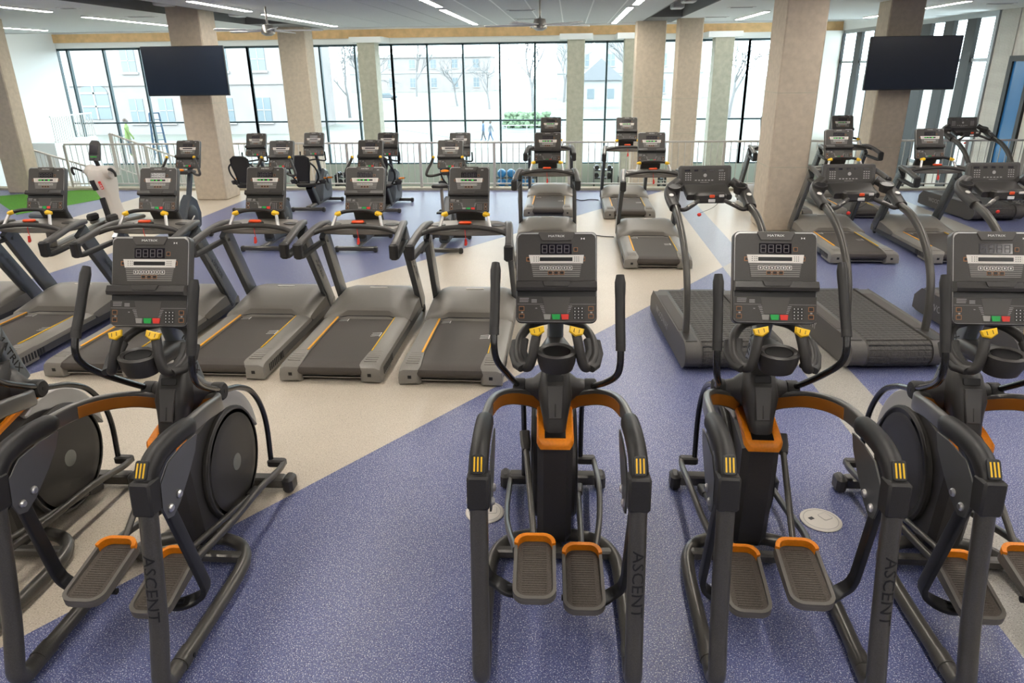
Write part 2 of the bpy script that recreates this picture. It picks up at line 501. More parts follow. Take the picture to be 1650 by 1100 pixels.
# ribbed panel wall
wp = G().box(XR+.03, XR+.3, 17.2, 18.95, LOW, 3.74).obj('wall_ribbed', 'corrugated', smooth=False, kind='structure')
rib = G().box(-.03, 0.004, -.02, .02, -1, 1).mesh('rib', 'corrugated', False)
for k in range(14):
    obj_shared('rib', rib, wp, (XR+.03, 18.2+.055*k, 1.75), scl=(1,1,1.98))
dr = bpy.data.objects.new('door_1', None); COL.objects.link(dr); dr['kind'] = 'structure'
d = G(); d.box(XR-.05, XR+.1, 17.22, 17.35, -.1, 2.74); d.box(XR-.05, XR+.1, 17.98, 18.13, -.1, 2.74); d.box(XR-.05, XR+.1, 17.35, 17.98, 2.62, 2.74)
d.obj('door_frame', 'fin', dr, smooth=False)
G().box(XR-.01, XR+.04, 17.35, 17.98, -.1, 2.62).obj('pane', 'door_blue', dr, smooth=False)

# ---- landing and low rail on the left wall
ld = G().box(XL, XL+1.0, 26.6, YF-.05, LOW, 0.12).obj('wall_landing', 'white_wall', smooth=False, kind='structure')

# ---- ceiling
ceil = G().box(XL, 14.0, YB, CEIL_END, CEIL+.45, CEIL+.7).obj('ceiling', 'slot_dark', smooth=False, kind='structure')
G().box(XL, 14.0, CEIL_END-.1, YF+.3, 4.9, 5.2).obj('ceiling', 'ceiling_white', smooth=False, kind='structure')
G().box(XL, 14.0, CEIL_END-.04, CEIL_END, CEIL-.02, 4.9).obj('trim_4', 'ceiling_white', smooth=False, kind='structure')
def cpanel(name, x0, x1, y0, y1, material):
    return G().box(x0, x1, y0, y1, CEIL, CEIL+.06).obj(name, material, ceil, smooth=False)
SL0, SL1, SR0, SR1 = -8.45, -7.2, 1.95, 2.80
# acoustic panels between the two open slots, with white joints
x = SL1; n = 0
edges = [SL1, -6.2, -5.0, -3.8]
while edges[-1] < 1.3: edges.append(round(edges[-1] + (0.62 if edges[-1] > -2.7 else 0.56), 3))
edges = [e for e in edges if e < 1.6] + [SR0]
for a, b in zip(edges, edges[1:]):
    for y0, y1 in ((YB, 4.0), (4.0, 13.0), (13.0, CEIL_END-.04)):
        cpanel('ceiling_panel', a+.006, b-.006, y0, y1-.01, 'ceiling_panel')
for e in edges[1:-1]:
    if e > -2.2:
        G().box(e-.014, e+.014, 10.0, CEIL_END-.05, CEIL-.004, CEIL+.01).obj('ceiling_joint', 'ceiling_joint', ceil, smooth=False)
for y0, y1 in ((YB,13.0),(13.0,CEIL_END-.04)):
    cpanel('ceiling_panel', XL, SL0, y0, y1-.01, 'ceiling_white')
    cpanel('ceiling_panel', SR1, 14.0, y0, y1-.01, 'ceiling_white')
for x0 in (SL0, SL1-.03, SR0, SR1-.03):
    G().box(x0, x0+.03, YB, CEIL_END-.05, CEIL, CEIL+.45).obj('slot_edge', 'soffit', ceil, smooth=False)
for x0, x1 in ((SL0, SL1), (SR0, SR1)):
    G().box(x0, x1, 19.6, CEIL_END-.05, CEIL, CEIL+.3).obj('slot_soffit', 'soffit', ceil, smooth=False)
    for y in (14.6, 16.2, 17.9):
        G().rbox(x0+.35, x0+.62, y, y+.45, CEIL+.08, CEIL+.3, .02).obj('slot_device', 'ceiling_white', ceil, smooth=False)

# ---- concrete columns
def column(x0, x1, y0, y1, z0, z1, seams=()):
    c = bpy.data.objects.new('wall_column', None); COL.objects.link(c); c['kind'] = 'structure'
    G().rbox(x0, x1, y0, y1, z0, z1, .02).obj('column_shaft', 'concrete', c, smooth=False)
    for z in seams:
        G().box(x0-.0015, x1+.0015, y0-.0015, y1+.0015, z-.006, z+.006).obj('column_seam', 'concrete_fac', c, smooth=False)
    return c
column(3.28, 3.90, 12.12, 12.95, 0, CEIL+.5, (1.05, 2.2))
column(-8.08, -7.40, 15.0, 15.70, 0, CEIL+.5, (2.0,))
column(-13.15, -12.55, 15.9, 16.3, 0, CEIL+.1)
column(-8.25, -7.45, 21.2, 21.85, LOW, CEIL+.2)
column(1.80, 2.60, 21.2, 21.8, LOW, CEIL+.2, (1.8,))
column(2.80, 3.42, 20.2, 20.8, LOW, CEIL+.5, (0.9, 1.8))
column(6.15, 6.80, 15.55, 16.15, 0, CEIL+.1, (1.0,))

# ------------------------------------------------------------------ ceiling lamps (each carries its own light)
LAMP = {}
def strip_light(x, y0, y1, label, along='y', w=.12):
    L = y1 - y0
    key = (round(L,2), along)
    if key not in LAMP:
        LAMP[key] = (G().box(-w/2-.012, w/2+.012, -L/2, L/2, 0, .035).mesh('housing', 'ceiling_joint', False),
                     G().box(-w/2, w/2, -L/2+.01, L/2-.01, -.004, .002).mesh('diffuser', 'lamp', False))
    t = thing('ceiling_light', label, 'ceiling light', (x, (y0+y1)/2, CEIL-.028), 0, 'recessed strip lights in the ceiling')
    obj_shared('housing', LAMP[key][0], t); obj_shared('diffuser', LAMP[key][1], t)
    return t
NAMES = [(-6.38, 12.7, 15.1, 'white light strip in the ceiling beside the open slot, near the fan on the left'),
 (-6.42, 15.9, 20.8, 'long white ceiling light strip ending above the concrete column left of centre'),
 (-2.52, 12.6, 14.9, 'short white ceiling light strip at the top edge, left of the white joints'),
 (-2.58, 15.6, 21.0, 'long slanting white ceiling light strip left of the grid of white joints'),
 (1.25, 12.5, 15.2, 'short white ceiling light strip cut by the top edge, right of the white joints'),
 (1.20, 15.9, 21.6, 'long white ceiling light strip right of the white joints, beside the open slot'),
 (-10.0, 10.8, 14.3, 'white ceiling light strip running out of the picture at the upper left corner'),
 (-10.25, 15.7, 19.3, 'long white ceiling light strip above the left-hand hanging television'),
 (-14.5, 16.6, 20.4, 'white ceiling light strip nearest the leaning-looking column at the far left'),
 (4.40, 17.9, 20.9, 'white ceiling light strip just left of the widest concrete column'),
 (7.70, 19.3, 21.0, 'short white ceiling light strip left of the column that carries the right-hand television'),
 (7.74, 15.9, 17.8, 'white ceiling light strip right of the column that carries the right-hand television')]
for a in NAMES: strip_light(*a)
for x in (-14.5, -10.1, -6.4, -2.5, 1.25, 4.5, 7.8, 11.5):  # unseen rows, added to brighten the foreground
    for y in (-4.0, -0.8, 2.4, 5.6, 9.2):
        strip_light(x, y, y+2.4, 'unseen white ceiling light strip added over the near part of the hall, above the picture', 'y')
for i_, x in enumerate((-18.0,-14.0,-10.0,-6.0,-2.0,2.0,6.0)):  # strips added out of view to brighten far wall, wood band and piers
    l_ = strip_light(x, 24.2, 27.2, 'unseen ceiling light strip added to brighten the window zone, above the edge of the ceiling')
    l_.location.z = 4.87
def diffuser(x0, x1, y, label):
    t = thing('ceiling_diffuser', label, 'air vent', ((x0+x1)/2, y, CEIL-.012), 0, 'slim air diffusers in the ceiling')
    w = (x1-x0)/2
    G().box(-w, w, -.10, .10, 0, .03).obj('frame', 'ceiling_joint', t, smooth=False)
    G().box(-w+.05, w-.05, -.05, .05, -.004, 0).obj('slot', 'soffit', t, smooth=False)
diffuser(-1.34, -.74, 16.4, 'slim white air diffuser in the ceiling grid, the nearer of two')
diffuser(-1.38, -.78, 19.3, 'slim white air diffuser in the ceiling grid, the farther of two')
diffuser(3.3, 3.85, 16.7, 'white air diffuser in the ceiling left of the widest column, the nearer one')
diffuser(3.35, 3.95, 19.9, 'white air diffuser in the ceiling left of the widest column, the farther one')
diffuser(-9.6, -8.95, 16.2, 'white air diffuser in the ceiling above the left television')
diffuser(-9.45, -9.1, 13.8, 'small white air diffuser in the ceiling at the upper left')
diffuser(8.6, 9.2, 17.0, 'white air diffuser in the ceiling at the upper right corner')
def ceiling_fan(x, y, rz, label):
    t = thing('ceiling_fan', label, 'ceiling fan', (x, y, CEIL-.42), rz, 'large ceiling fans')
    G().lathe([(.02,.42),(.02,.12),(.10,.10),(.13,.0),(.13,-.05),(.06,-.09)], 16).obj('motor', 'steel', t)
    bl = G().prism([(.12,-.05),(1.0,-.07),(1.04,0),(1.0,.05),(.12,.04)], .014, 0).mesh('blade', 'ceiling_white', False)
    for k in range(5):
        obj_shared('blade', bl, t, (0,0,0), (radians(10),0,2*pi*k/5))
ceiling_fan(-5.75, 14.35, .2, 'ceiling fan with flat blades above the left half of the hall')
ceiling_fan(-.55, 14.0, .5, 'ceiling fan with flat blades hanging at the top middle of the picture')

# ------------------------------------------------------------------ railing along the floor edge
RAIL_Y = FLOOR_EDGE - .17
rl = thing('railing', 'long grey metal railing along the floor edge before the windows', 'railing', (0,0,0))
G().rbox(-11.9, 13.6, RAIL_Y-.025, RAIL_Y+.025, 1.03, 1.07, .006).obj('top_rail', 'railing', rl, smooth=False)
G().rbox(-11.9, 13.6, RAIL_Y-.02, RAIL_Y+.02, .12, .15, .006).obj('bottom_rail', 'railing', rl, smooth=False)
bal = G().box(-.007,.007,-.007,.007,.15,1.03).mesh('baluster', 'railing', False)
post = G().rbox(-.03,.03,-.02,.02,.05,1.03,.004).mesh('post', 'railing', False)
k = 0; x = -11.9
while x < 10.3:
    obj_shared('post' if k % 12 == 0 else 'baluster', post if k % 12 == 0 else bal, rl, (x, RAIL_Y, 0)); x += .142; k += 1

def sloped_rail(name, label, x0, z0, x1, z1, y, n, h=1.0):
    t = thing(name, label, 'railing', (0,0,0), 0, 'stair railings')
    G().sweep([(x0,y,z0),(x1,y,z1)], rsec(.05,.04,.008), (0,0,1)).obj('top_rail', 'railing', t)
    G().sweep([(x0,y,z0-h+.1),(x1,y,z1-h+.1)], rsec(.04,.03,.008), (0,0,1)).obj('bottom_rail', 'railing', t)
    b = G().box(-.008,.008,-.008,.008,-h+.1,0).mesh('baluster', 'railing', False)
    p = G().rbox(-.05,.05,-.02,.02,-h-.1,0.01,.004).mesh('post', 'railing', False)
    for k in range(n+1):
        u = k/n; obj_shared('post' if k % 9 == 0 else 'baluster', p if k % 9 == 0 else b, t, (x0+(x1-x0)*u, y, z0+(z1-z0)*u))
sloped_rail('stair_railing', 'grey stair railing sloping down behind the green turf', -14.05, 1.0, -11.6, .28, 17.4, 22)
sloped_rail('stair_railing', 'grey stair railing sloping down behind the white arm cycle', -12.35, 1.08, -9.9, .2, 19.0, 24)
sloped_rail('stair_railing', 'grey stair railing low at the left picture edge', -16.6, .55, -14.4, -.1, 17.2, 18)
st = thing('staircase', 'pale stairs going down behind the sloping railings', 'stairs', (0,0,0))
for k in range(13):
    G().box(-14.2+.36*k, -14.2+.36*(k+1), 17.45, 18.95, LOW, -.16*(k)).obj('step', 'offwhite', st, smooth=False)
t = thing('landing_railing', 'pale grey railing on the white landing at the far left window corner', 'railing', (0,0,0))
G().box(XL+.95, XL+1.0, 26.7, YF-.1, 1.05, 1.10).obj('top_rail', 'railing', t, smooth=False)
G().box(XL+.96, XL+.99, 26.7, YF-.1, .14, .18).obj('bottom_rail', 'railing', t, smooth=False)
b = G().box(-.01,.01,-.01,.01,.12,1.06).mesh('baluster', 'railing', False)
for k in range(20): obj_shared('baluster', b, t, (XL+.975, 26.75+.128*k, 0))

# ------------------------------------------------------------------ hanging televisions on the columns
def television(x0, x1, y, z0, z1, label):
    t = thing('television', label, 'television', ((x0+x1)/2, y, z0), 0, 'wall televisions on columns')
    w = (x1-x0)/2; h = z1-z0
    G().rbox(-w, w, 0, .06, 0, h, .008).obj('casing', 'tv_frame', t, smooth=False)
    G().box(-w+.012, w-.012, -.003, .002, .018, h-.012).obj('screen', 'tv', t, smooth=False)
    G().rbox(-.22, .22, .06, .5475, h*.35, h*.65, .01).obj('wall_bracket', 'frame_dark', t, smooth=False)
television(-8.42, -6.74, 14.45, 2.17, 3.09, 'black flat television hanging on the column at left before the windows')
television(5.66, 7.34, 15.0, 2.13, 3.09, 'black flat television hanging on the column at right beside the dark fins')

# ------------------------------------------------------------------ shared console
def console(parent, F, led=True, depth=.055):
    """F: frame with origin at the bottom middle of the face, u right, v up, w towards the user"""
    U = lambda x: (x-323)/570*.413
    V = lambda y: (710-y)/665*.467
    def quad(g, x0, y0, x1, y1, w0, w1, b=.0008):
        return g.rbox(U(x0), U(x1), V(y1), V(y0), w0, w1, b, F)
    def poly(g, pts, w0, w1, b=.0008):
        return g.prism([(U(x), V(y)) for x, y in pts], w1-w0, b, F @ Matrix.Translation((0,0,w0)))
    hs = G()
    hs.prism(rrect(.413, .467, .028, 4, 0, .2335), depth, .008, F @ Matrix.Translation((0,0,-depth)))
    hs.prism(rrect(.26, .30, .03, 3, 0, .22), .035, .012, F @ Matrix.Translation((0,0,-depth-.03)))
    c = hs.obj('console', 'shell', parent)
    g = G(); g.prism(rrect(.404, .458, .025, 4, 0, .2335), .003, .001, F @ Matrix.Translation((0,0,-.001))); g.obj('edge_trim', 'trim', c)
    g = G(); poly(g, [(48,402),(598,402),(598,95),(590,75),(570,62),(76,62),(56,75),(48,95)], .001, .0045); g.obj('face_panel', 'face', c)
    g = G(); poly(g, [(222,112),(425,112),(452,60),(445,48),(200,48),(194,60)], .004, .010, .002); g.obj('brand_badge', 'face_light', c)
    g = G(); text(g, 'MATRIX', .0155, F @ Matrix.Translation((U(321), V(79), .0102)), 1.5); g.obj('brand_lettering', 'print_white', c, smooth=False)
    g = G()
    for s in (-1, 1):
        g.add([(U(507)+s*.009, V(88), .005), (U(507)+s*.009, V(104), .005), (U(507)+s*.001, V(96), .005)], [(0,1,2)], F)
    g.obj('logo_mark', 'print_white', c, smooth=False)
    g = G(); quad(g, 210, 133, 430, 208, .004, .0062); g.obj('number_display', 'window_black', c)
    g = G()
    for k in range(4):
        x0 = 222 + k*52; x1 = x0+34
        for (a, b_, cc, d_) in ((x0,142,x1,147),(x0,168,x1,173),(x0,196,x1,201),(x0-2,146,x0+4,170),(x1-4,146,x1+2,170),(x0-2,172,x0+4,198),(x1-4,172,x1+2,198)):
            quad(g, a, b_, cc, d_, .006, .0067, .0001)
    g.obj('display_digits', 'segment', c, smooth=False)
    g = G(); quad(g, 443, 160, 472, 190, .004, .0058)
    quad(g, 110, 230, 145, 262, .004, .0056); quad(g, 498, 228, 524, 260, .004, .0056)
    for x0, x1 in ((60,98),(546,584)):
        for y0, y1 in ((588,622),(643,676)): quad(g, x0, y0, x1, y1, .010, .0118)
    for k in range(3): quad(g, 262+k*41, 330, 296+k*41, 358, .0056, .0068)
    g.obj('adjust_button', 'bronze', c)
    g = G()
    quad(g, 447, 164, 468, 186, .0056, .0062); quad(g, 116, 236, 139, 256, .005, .006); quad(g, 502, 233, 520, 255, .005, .006)
    for x0, x1 in ((65,93),(551,579)):
        for y0, y1 in ((593,617),(648,671)): quad(g, x0, y0, x1, y1, .0115, .0122)
    for k in range(3): quad(g, 266+k*41, 334, 292+k*41, 354, .0066, .0072)
    g.obj('button_cap', 'black', c)
    g = G(); poly(g, [(140,276),(508,276),(515,215),(128,215)], .004, .0068); g.obj('message_band', 'silver', c)
    g = G(); quad(g, 205, 232, 435, 260, .0065, .0076); g.obj('message_window', 'black', c)
    g = G()
    if led:
        for a, b_ in ((216,226),(240,256),(292,310),(356,384)): quad(g, a, 241, b_, 252, .0074, .0080, .0001)
        g.obj('led_text', 'led', c, smooth=False)
    g = G()
    for k in range(3):
        for x in (165, 182, 196, 450, 464, 478): quad(g, x-3, 228+14*k, x+3, 233+14*k, .0066, .0072, .0001)
    g.obj('indicator_dots', 'print_dark', c, smooth=False)
    g = G(); poly(g, [(158,376),(488,376),(502,276),(142,276)], .003, .0052); g.obj('stripe_backing', 'face_light', c)
    g = G()
    for k in range(7):
        y = 284 + k*14.0; q = k*2.3; quad(g, 146+q, y, 498-q, y+4, .005, .0058, .0001)
    g.obj('stripe_lines', 'stripe', c, smooth=False)
    g = G()
    for k in range(6): quad(g, 205+k*39, 295, 239+k*39, 323, .0050, .0066)
    g.obj('program_keys', 'silver', c)
    g = G()
    for k in range(6): quad(g, 209+k*39, 299, 235+k*39, 319, .0064, .0070, .0001)
    g.obj('program_key_caps', 'black', c, smooth=False)
    g = G()
    for k in range(6): quad(g, 216+k*39, 304, 228+k*39, 314, .0069, .0073, .0001)
    g.obj('program_key_icons', 'print_white', c, smooth=False)
    # device tray: projecting ledge, its shadow below painted as a black strip
    g = G(); quad(g, 46, 468, 600, 518, -.002, .0025); g.obj('tray_shadow', 'black', c)
    g = G()
    sec = [[(U(x), V(402), .002), (U(x), V(412), .040), (U(x), V(455), .050), (U(x), V(478), .044), (U(x), V(478), .002)] for x in (42, 604)]
    g.loft(sec, True, True, F); g.obj('device_tray', 'plastic', c)
    g = G(); poly(g, [(240,446),(405,446),(425,410),(222,410)], .046, .0515, .001); g.obj('tray_tab', 'face', c)
    # lower control panel
    g = G(); poly(g, [(46,518),(600,518),(600,668),(590,690),(575,698),(72,698),(56,690),(46,668)], .001, .010); g.obj('control_panel', 'face', c)
    g = G(); poly(g, [(246,640),(398,640),(422,522),(222,522)], .0096, .0112); g.obj('control_pad', 'face_light', c)
    g = G(); quad(g, 48, 572, 230, 574, .0098, .0106, .0001); quad(g, 415, 572, 598, 574, .0098, .0106, .0001)
    for k in range(7):
        quad(g, 208+k*5, 585+k*12, 236+k*3, 589+k*12, .0098, .0106, .0001); quad(g, 408-k*3, 585+k*12, 434-k*5, 589+k*12, .0098, .0106, .0001)
    g.obj('panel_lines', 'print_dim', c, smooth=False)
    g = G()
    for k, (x1, x2) in enumerate(((130,0),(128,0),(126,0))): quad(g, 64, 528+k*12, x1, 533+k*12, .0098, .0106, .0001)
    for k in range(3): quad(g, 148, 538+k*9, 186, 543+k*9, .0098, .0106, .0001)
    quad(g, 76, 628, 90, 638, .0098, .0106, .0001); quad(g, 560, 628, 574, 638, .0098, .0106, .0001); quad(g, 176, 600, 188, 605, .0098, .0106, .0001)
    g.obj('panel_notes', 'print_dim', c, smooth=False)
    g = G()
    for r in range(4):
        for q in range(3): quad(g, 443+q*25, 594+r*23, 463+q*25, 612+r*23, .0098, .0112)
    g.obj('number_keypad', 'black', c)
    g = G()
    for r in range(4):
        for q in range(3): quad(g, 450+q*25, 599+r*23, 456+q*25, 607+r*23, .0111, .0115, .0001)
    g.obj('keypad_numbers', 'print_white', c, smooth=False)
    for nm, x0, x1, mt in (('pause_button',232,284,'stripe'),('start_button',290,350,'green'),('stop_button',356,412,'red')):
        g = G(); poly(g, [(x0+6,684),(x1-4,684),(x1,646),(x0,646)], .0098, .014, .001); g.obj(nm, mt, c)
    return c

CON_V = (0, .177, .432)
def con_frame(y, z): return frame((0, y-.177, z-.432), (1,0,0), CON_V)

# ------------------------------------------------------------------ ascent elliptical
def elliptical(up):
    """up = side (-1 left, +1 right) whose handle is pushed forward"""
    t = thing('elliptical_trainer', 'elliptical', 'exercise machine')
    console(t, con_frame(0, 1.842), led=False)
    # mast
    g = G(); g.sweep([(0,.15,.95),(0,.075,1.18),(0,.0,1.42),(0,-.02,1.55)], rsec(.085,.12,.03), (0,1,0)); m = g.obj('console_mast', 'mast', t)
    for s in (-1, 1):
        g = G(); text(g, 'MATRIX', .062, frame((s*.0435, .085, 1.15), (0, s*.30, -s*.95), (0, .95, .30)) if s > 0 else frame((-.0435, .085, 1.15), (0, -.30, .95), (0, .95, .30)), 1.25)
        g.obj('brand_lettering', 'print_dark', m, smooth=False)
    # cup holder
    g = G()
    Mc = frame((0,-.305,1.235), (1,0,0), (0,.95,.12))
    g.lathe([(.05,-.035),(.078,-.02),(.090,.02),(.094,.060),(.094,.078),(.080,.086),(.066,.078),(.060,.04),(.052,.0),(.002,-.002)], 24, Mc, 1.06, .88)
    cup = g.obj('cup_holder', 'plastic', t)
    g = G(); g.lathe([(.055,.03),(.0635,.0770)], 20, Mc, 1.0, .85); g.obj('cup_well', 'black', cup)
    g = G(); g.sweep([(0,-.27,1.255),(0,-.15,1.25),(0,.04,1.22)], rsec(.165,.085,.03), (0,0,1), [(1,1),(.95,1),(.6,1)]); g.obj('holder_arm', 'plastic', t)
    # fixed heart-rate grips with yellow pads
    for s in (-1, 1):
        g = G()
        g.tube(cr([(s*.095,-.285,1.405),(s*.108,-.315,1.35),(s*.122,-.335,1.28),(s*.140,-.335,1.235),(s*.170,-.29,1.225),(s*.195,-.22,1.26),(s*.18,-.13,1.32),(s*.12,-.05,1.36),(s*.03,.0,1.37)], 5), .0245, 12, None)
        gr = g.obj('heart_rate_grip', 'plastic', t)
        g = G(); g.sweep([(s*.150,-.322,1.232),(s*.178,-.27,1.228),(s*.196,-.21,1.262),(s*.186,-.15,1.305)], rsec(.095,.032,.014), (s*.3,0,1)); g.obj('grip_web', 'plastic_soft', gr)
        g = G(); Mp = frame((s*.095,-.302,1.412), (1,0,-s*.25), (0,.5,.85))
        g.prism([(-.034,-.012),(.0,-.028),(.034,-.012),(.037,.018),(-.037,.018)] , .020, .005, Mp); pd = g.obj('thumb_pad', 'yellow', t)
        g = G()
        for q in (-1, 1): g.prism([(q*.013-.0015,-.010),(q*.013+.0015,-.010),(q*.013+.0015,.009),(q*.013-.0015,.009)], .0012, 0, Mp @ Matrix.Translation((0,0,.0195)))
        g.obj('pad_mark', 'print_dark', pd, smooth=False)
    # yoke: shell with shoulders, pocket, long panel
    g = G()
    secs = []
    for y, z, w, d in ((-.02,1.115,.062,.045),(-.055,1.09,.072,.07),(-.085,1.03,.082,.085),(-.105,.97,.092,.09),(-.125,.91,.080,.085),(-.155,.86,.068,.075),(-.19,.81,.060,.065),(-.205,.775,.052,.05)):
        secs.append([(px_, y+.04+py_*1.0, z) for px_, py_ in rrect(w*2, d*2, min(w,d)*.55, 3)])
    g.loft(secs); yk = g.obj('yoke_shell', 'plastic', t)
    Mp = frame((0,-.158,.965), (1,0,0), (0,.40,.92))
    g = G(); g.prism(rrect(.088,.040,.008,3,0,.118), .012, .002, Mp @ Matrix.Translation((0,0,-.016))); g.obj('phone_pocket', 'black', yk)
    g = G(); g.prism([(-.036,-.10),(.036,-.10),(.045,.08),(-.045,.08)], .012, .004, Mp @ Matrix.Translation((0,0,-.004))); g.obj('yoke_panel', 'shell', yk)
    g = G(); g.rbox(-.004,.004,-.09,-.02,.005,.011,.002,Mp); g.obj('panel_ridge', 'plastic', yk)
    g = G()
    for s in (-1, 1):
        g.loft([[(s*x, .03+r*cos(a), .955+q*sin(a)) for a in [2*pi*k/14 for k in range(14)]] for x, r, q in ((.04,.10,.12),(.085,.078,.085),(.12,.054,.056),(.165,.047,.048))])
    g.obj('shoulder', 'plastic', t)
    for s in (-1, 1):
        g = G(); g.lathe([(.036,0),(.050,.004),(.052,.012),(.052,.058),(.044,.068),(.02,.070)], 18, frame((s*.163,.03,.955), (0,1,0), (0,0,s)))
        g.obj('pivot_cap', 'plastic_soft', t)
        g = G(); g.lathe([(.012,0),(.012,.004)], 10, frame((s*.231,.03,.955), (0,1,0), (0,0,s))); g.obj('pivot_bolt', 'black', t)
    # body housing, orange cover, discs
    prof = [(-.255,.745),(-.262,.60),(-.250,.38),(-.232,.14),(-.19,.075),(-.05,.06),(.25,.045),(.45,.07),(.53,.22),(.535,.42),(.47,.60),(.34,.72),(.2,.80),(.05,.80),(-.1,.775)]
    def side_poly(g, pr, x0, x1, bev, P=None):
        Ms = frame((x0,0,0), (0,1,0), (0,0,1))  # u=y, v=z, w=x
        return g.prism(pr, x1-x0, bev, Ms)
    g = G(); side_poly(g, list(reversed(prof)) if False else prof[::-1][::-1], -.096, .096, .034); bd = g.obj('body_housing', 'body', t)
    g = G()
    secs = []
    for y, z in ((-.280,.755),(-.272,.772),(-.255,.782),(-.18,.806),(-.05,.836),(.10,.862),(.20,.87)):
        w = .099 if y > -.27 else (.091 if y > -.275 else .078)
        secs.append([(-w,y,z-.022),(w,y,z-.022),(w,y,z),(w-.008,y,z+.010),(.058,y,z-.002),(-.058,y,z-.002),(-w+.008,y,z+.010),(-w,y,z)])
    g.loft(secs); oc = g.obj('orange_cover', 'orange', t)
    g = G(); g.loft([[(-.056,y,z-.01),(.056,y,z-.01),(.056,y,z+.004),(-.056,y,z+.004)] for y, z in ((-.245,.784),(-.18,.806),(-.05,.836),(.12,.864))]); g.obj('cover_opening', 'black', oc)
    for s in (-1, 1):
        Md = frame((s*.093,.20,.40), (0,1,0), (0,0,s)) if s > 0 else frame((-.086,.20,.40), (0,-1,0), (0,0,1))
        g = G(); g.lathe([(.335,0),(.345,.006),(.345,.026),(.335,.034),(.24,.041),(.14,.046),(.06,.048)], 40, frame((s*.093,.20,.40), (0,s,0), (0,0,1)))
        dk = g.obj('crank_disc', 'plastic', t)
        g = G(); g.lathe([(.052,.047),(.052,.0505),(.045,.052)], 24, frame((s*.093,.20,.40), (0,s,0), (0,0,1))); g.obj('disc_cap', 'cap', dk)
        g = G(); g.lathe([(.337,.0365),(.330,.0395),(.323,.0365)], 40, frame((s*.093,.20,.40), (0,s,0), (0,0,1))); g.obj('disc_rim', 'shell', dk)
    # pale crescent shroud over the front top
    g = G(); outer = []; inner = []
    for k in range(13):
        a = radians(118 - k*9.5); f_ = sin(pi*k/12)
        outer.append((.20+.425*cos(a), .40+(.445)*sin(a))); ri = .425 - .012 - .125*f_
        inner.append((.20+ri*cos(a), .40+(ri+.01)*sin(a)))
    pl = inner + outer[::-1]
    side_poly(g, pl, -.105, .105, .008); g.obj('front_shroud', 'shroud', t)
    # base: front stabiliser and cross bar
    g = G(); g.rbox(-.29,.29,.47,.555,.030,.105,.012); st_ = g.obj('front_stabiliser', 'frame', t)
    for s in (-1, 1):
        g = G(); g.rbox(min(s*.28,s*.345), max(s*.28,s*.350), .455,.570,.002,.112,.018); g.obj('foot_cap', 'plastic', st_)
    g = G(); g.rbox(-.33,.33,-.29,-.235,.03,.085,.01); g.obj('cross_bar', 'frame', t)
    g = G(); g.rbox(-.045,.045,-.26,.5,.03,.085,.01); g.obj('base_beam', 'frame', t)
    # side frames
    for s in (-1, 1):
        g = G()
        P1 = cr([(s*.342,-.99,.90),(s*.342,-1.045,.60),(s*.341,-1.100,.33),(s*.340,-1.145,.17),(s*.340,-1.160,.095),(s*.341,-1.125,.048),(s*.343,-1.05,.044),(s*.346,-.97,.046)], 5)
        g.tube(P1, .040, 14); up_ = g.obj('rear_upright', 'frame', t)
        if s > 0:
            vs_, fs_ = text_mesh('ASCENT', True); g = G(); out_ = []
            PP = [Vector(p) for p in P1]; cum = [0.0]
            for i_ in range(1, len(PP)): cum.append(cum[-1] + (PP[i_]-PP[i_-1]).length)
            for v in vs_:
                q_ = .375 + v.x*.074*1.15; i_ = max(k for k in range(len(PP)-1) if cum[k] <= q_)
                tg = (PP[i_+1]-PP[i_]).normalized(); pc = PP[i_] + tg*(q_-cum[i_]); nv = Vector((0, tg.z, -tg.y))
                an = v.y*.074/.0405
                out_.append(pc + Vector((1,0,0))*(sin(an)*.0412) + nv*(cos(an)*.0412 + v.z*.03))
            g.add(out_, fs_)
            g.obj('brand_lettering', 'print_dark', up_, smooth=False)
        g = G(); g.tube(cr([(s*.346,-1.0,.046),(s*.352,-.70,.046),(s*.352,-.42,.048),(s*.335,-.27,.05),(s*.27,-.16,.055),(s*.16,-.11,.06),(s*.03,-.10,.065)], 5), .037, 14)
        bt = g.obj('base_tube', 'frame', t)
        g = G(); g.tube([(s*.346,-1.03,.046),(s*.347,-.94,.046)], .0425, 14); g.obj('joint_sleeve', 'frame', bt)
        g = G(); g.lathe([(.012,0),(.012,.006)], 10, frame((s*.386,-.97,.05), (0,1,0), (0,0,1))); g.obj('joint_bolt', 'black', bt)
        # arch handle, brown-orange strip on the inner face, pad, clamp
        arch = cr([(s*.075,.02,.865),(s*.14,.0,.90),(s*.235,-.07,.945),(s*.30,-.20,.99),(s*.330,-.38,1.035),(s*.342,-.56,1.055),(s*.342,-.72,1.06)], 6)
        g = G(); g.sweep(arch, rsec(.036,.082,.012), (0,0,1), [ (1, 1.15-.15*k/(len(arch)-1)) for k in range(len(arch))]); ah = g.obj('side_handle', 'arch', t)
        n_ = int(len(arch)*.72); sub = arch[1:n_]
        off = []
        for i, p in enumerate(sub):
            tg = (sub[min(i+1,len(sub)-1)] - sub[max(i-1,0)]).normalized(); sd = tg.cross(Vector((0,0,1))).normalized()
            d_ = Vector((-s*.6,-.9,0))
            if sd.dot(d_) < 0: sd = -sd
            off.append(p + sd*.0165 + Vector((0,0,-.008)))
        g = G(); g.sweep(off, rsec(.007,.062,.003), (0,0,1)); g.obj('handle_strip', 'brown_orange', ah)
        padp = cr([(s*.342,-.535,1.050),(s*.342,-.66,1.070),(s*.342,-.78,1.075),(s*.342,-.88,1.060),(s*.342,-.945,1.02),(s*.342,-.975,.97)], 5)
        g = G(); nn = len(padp)
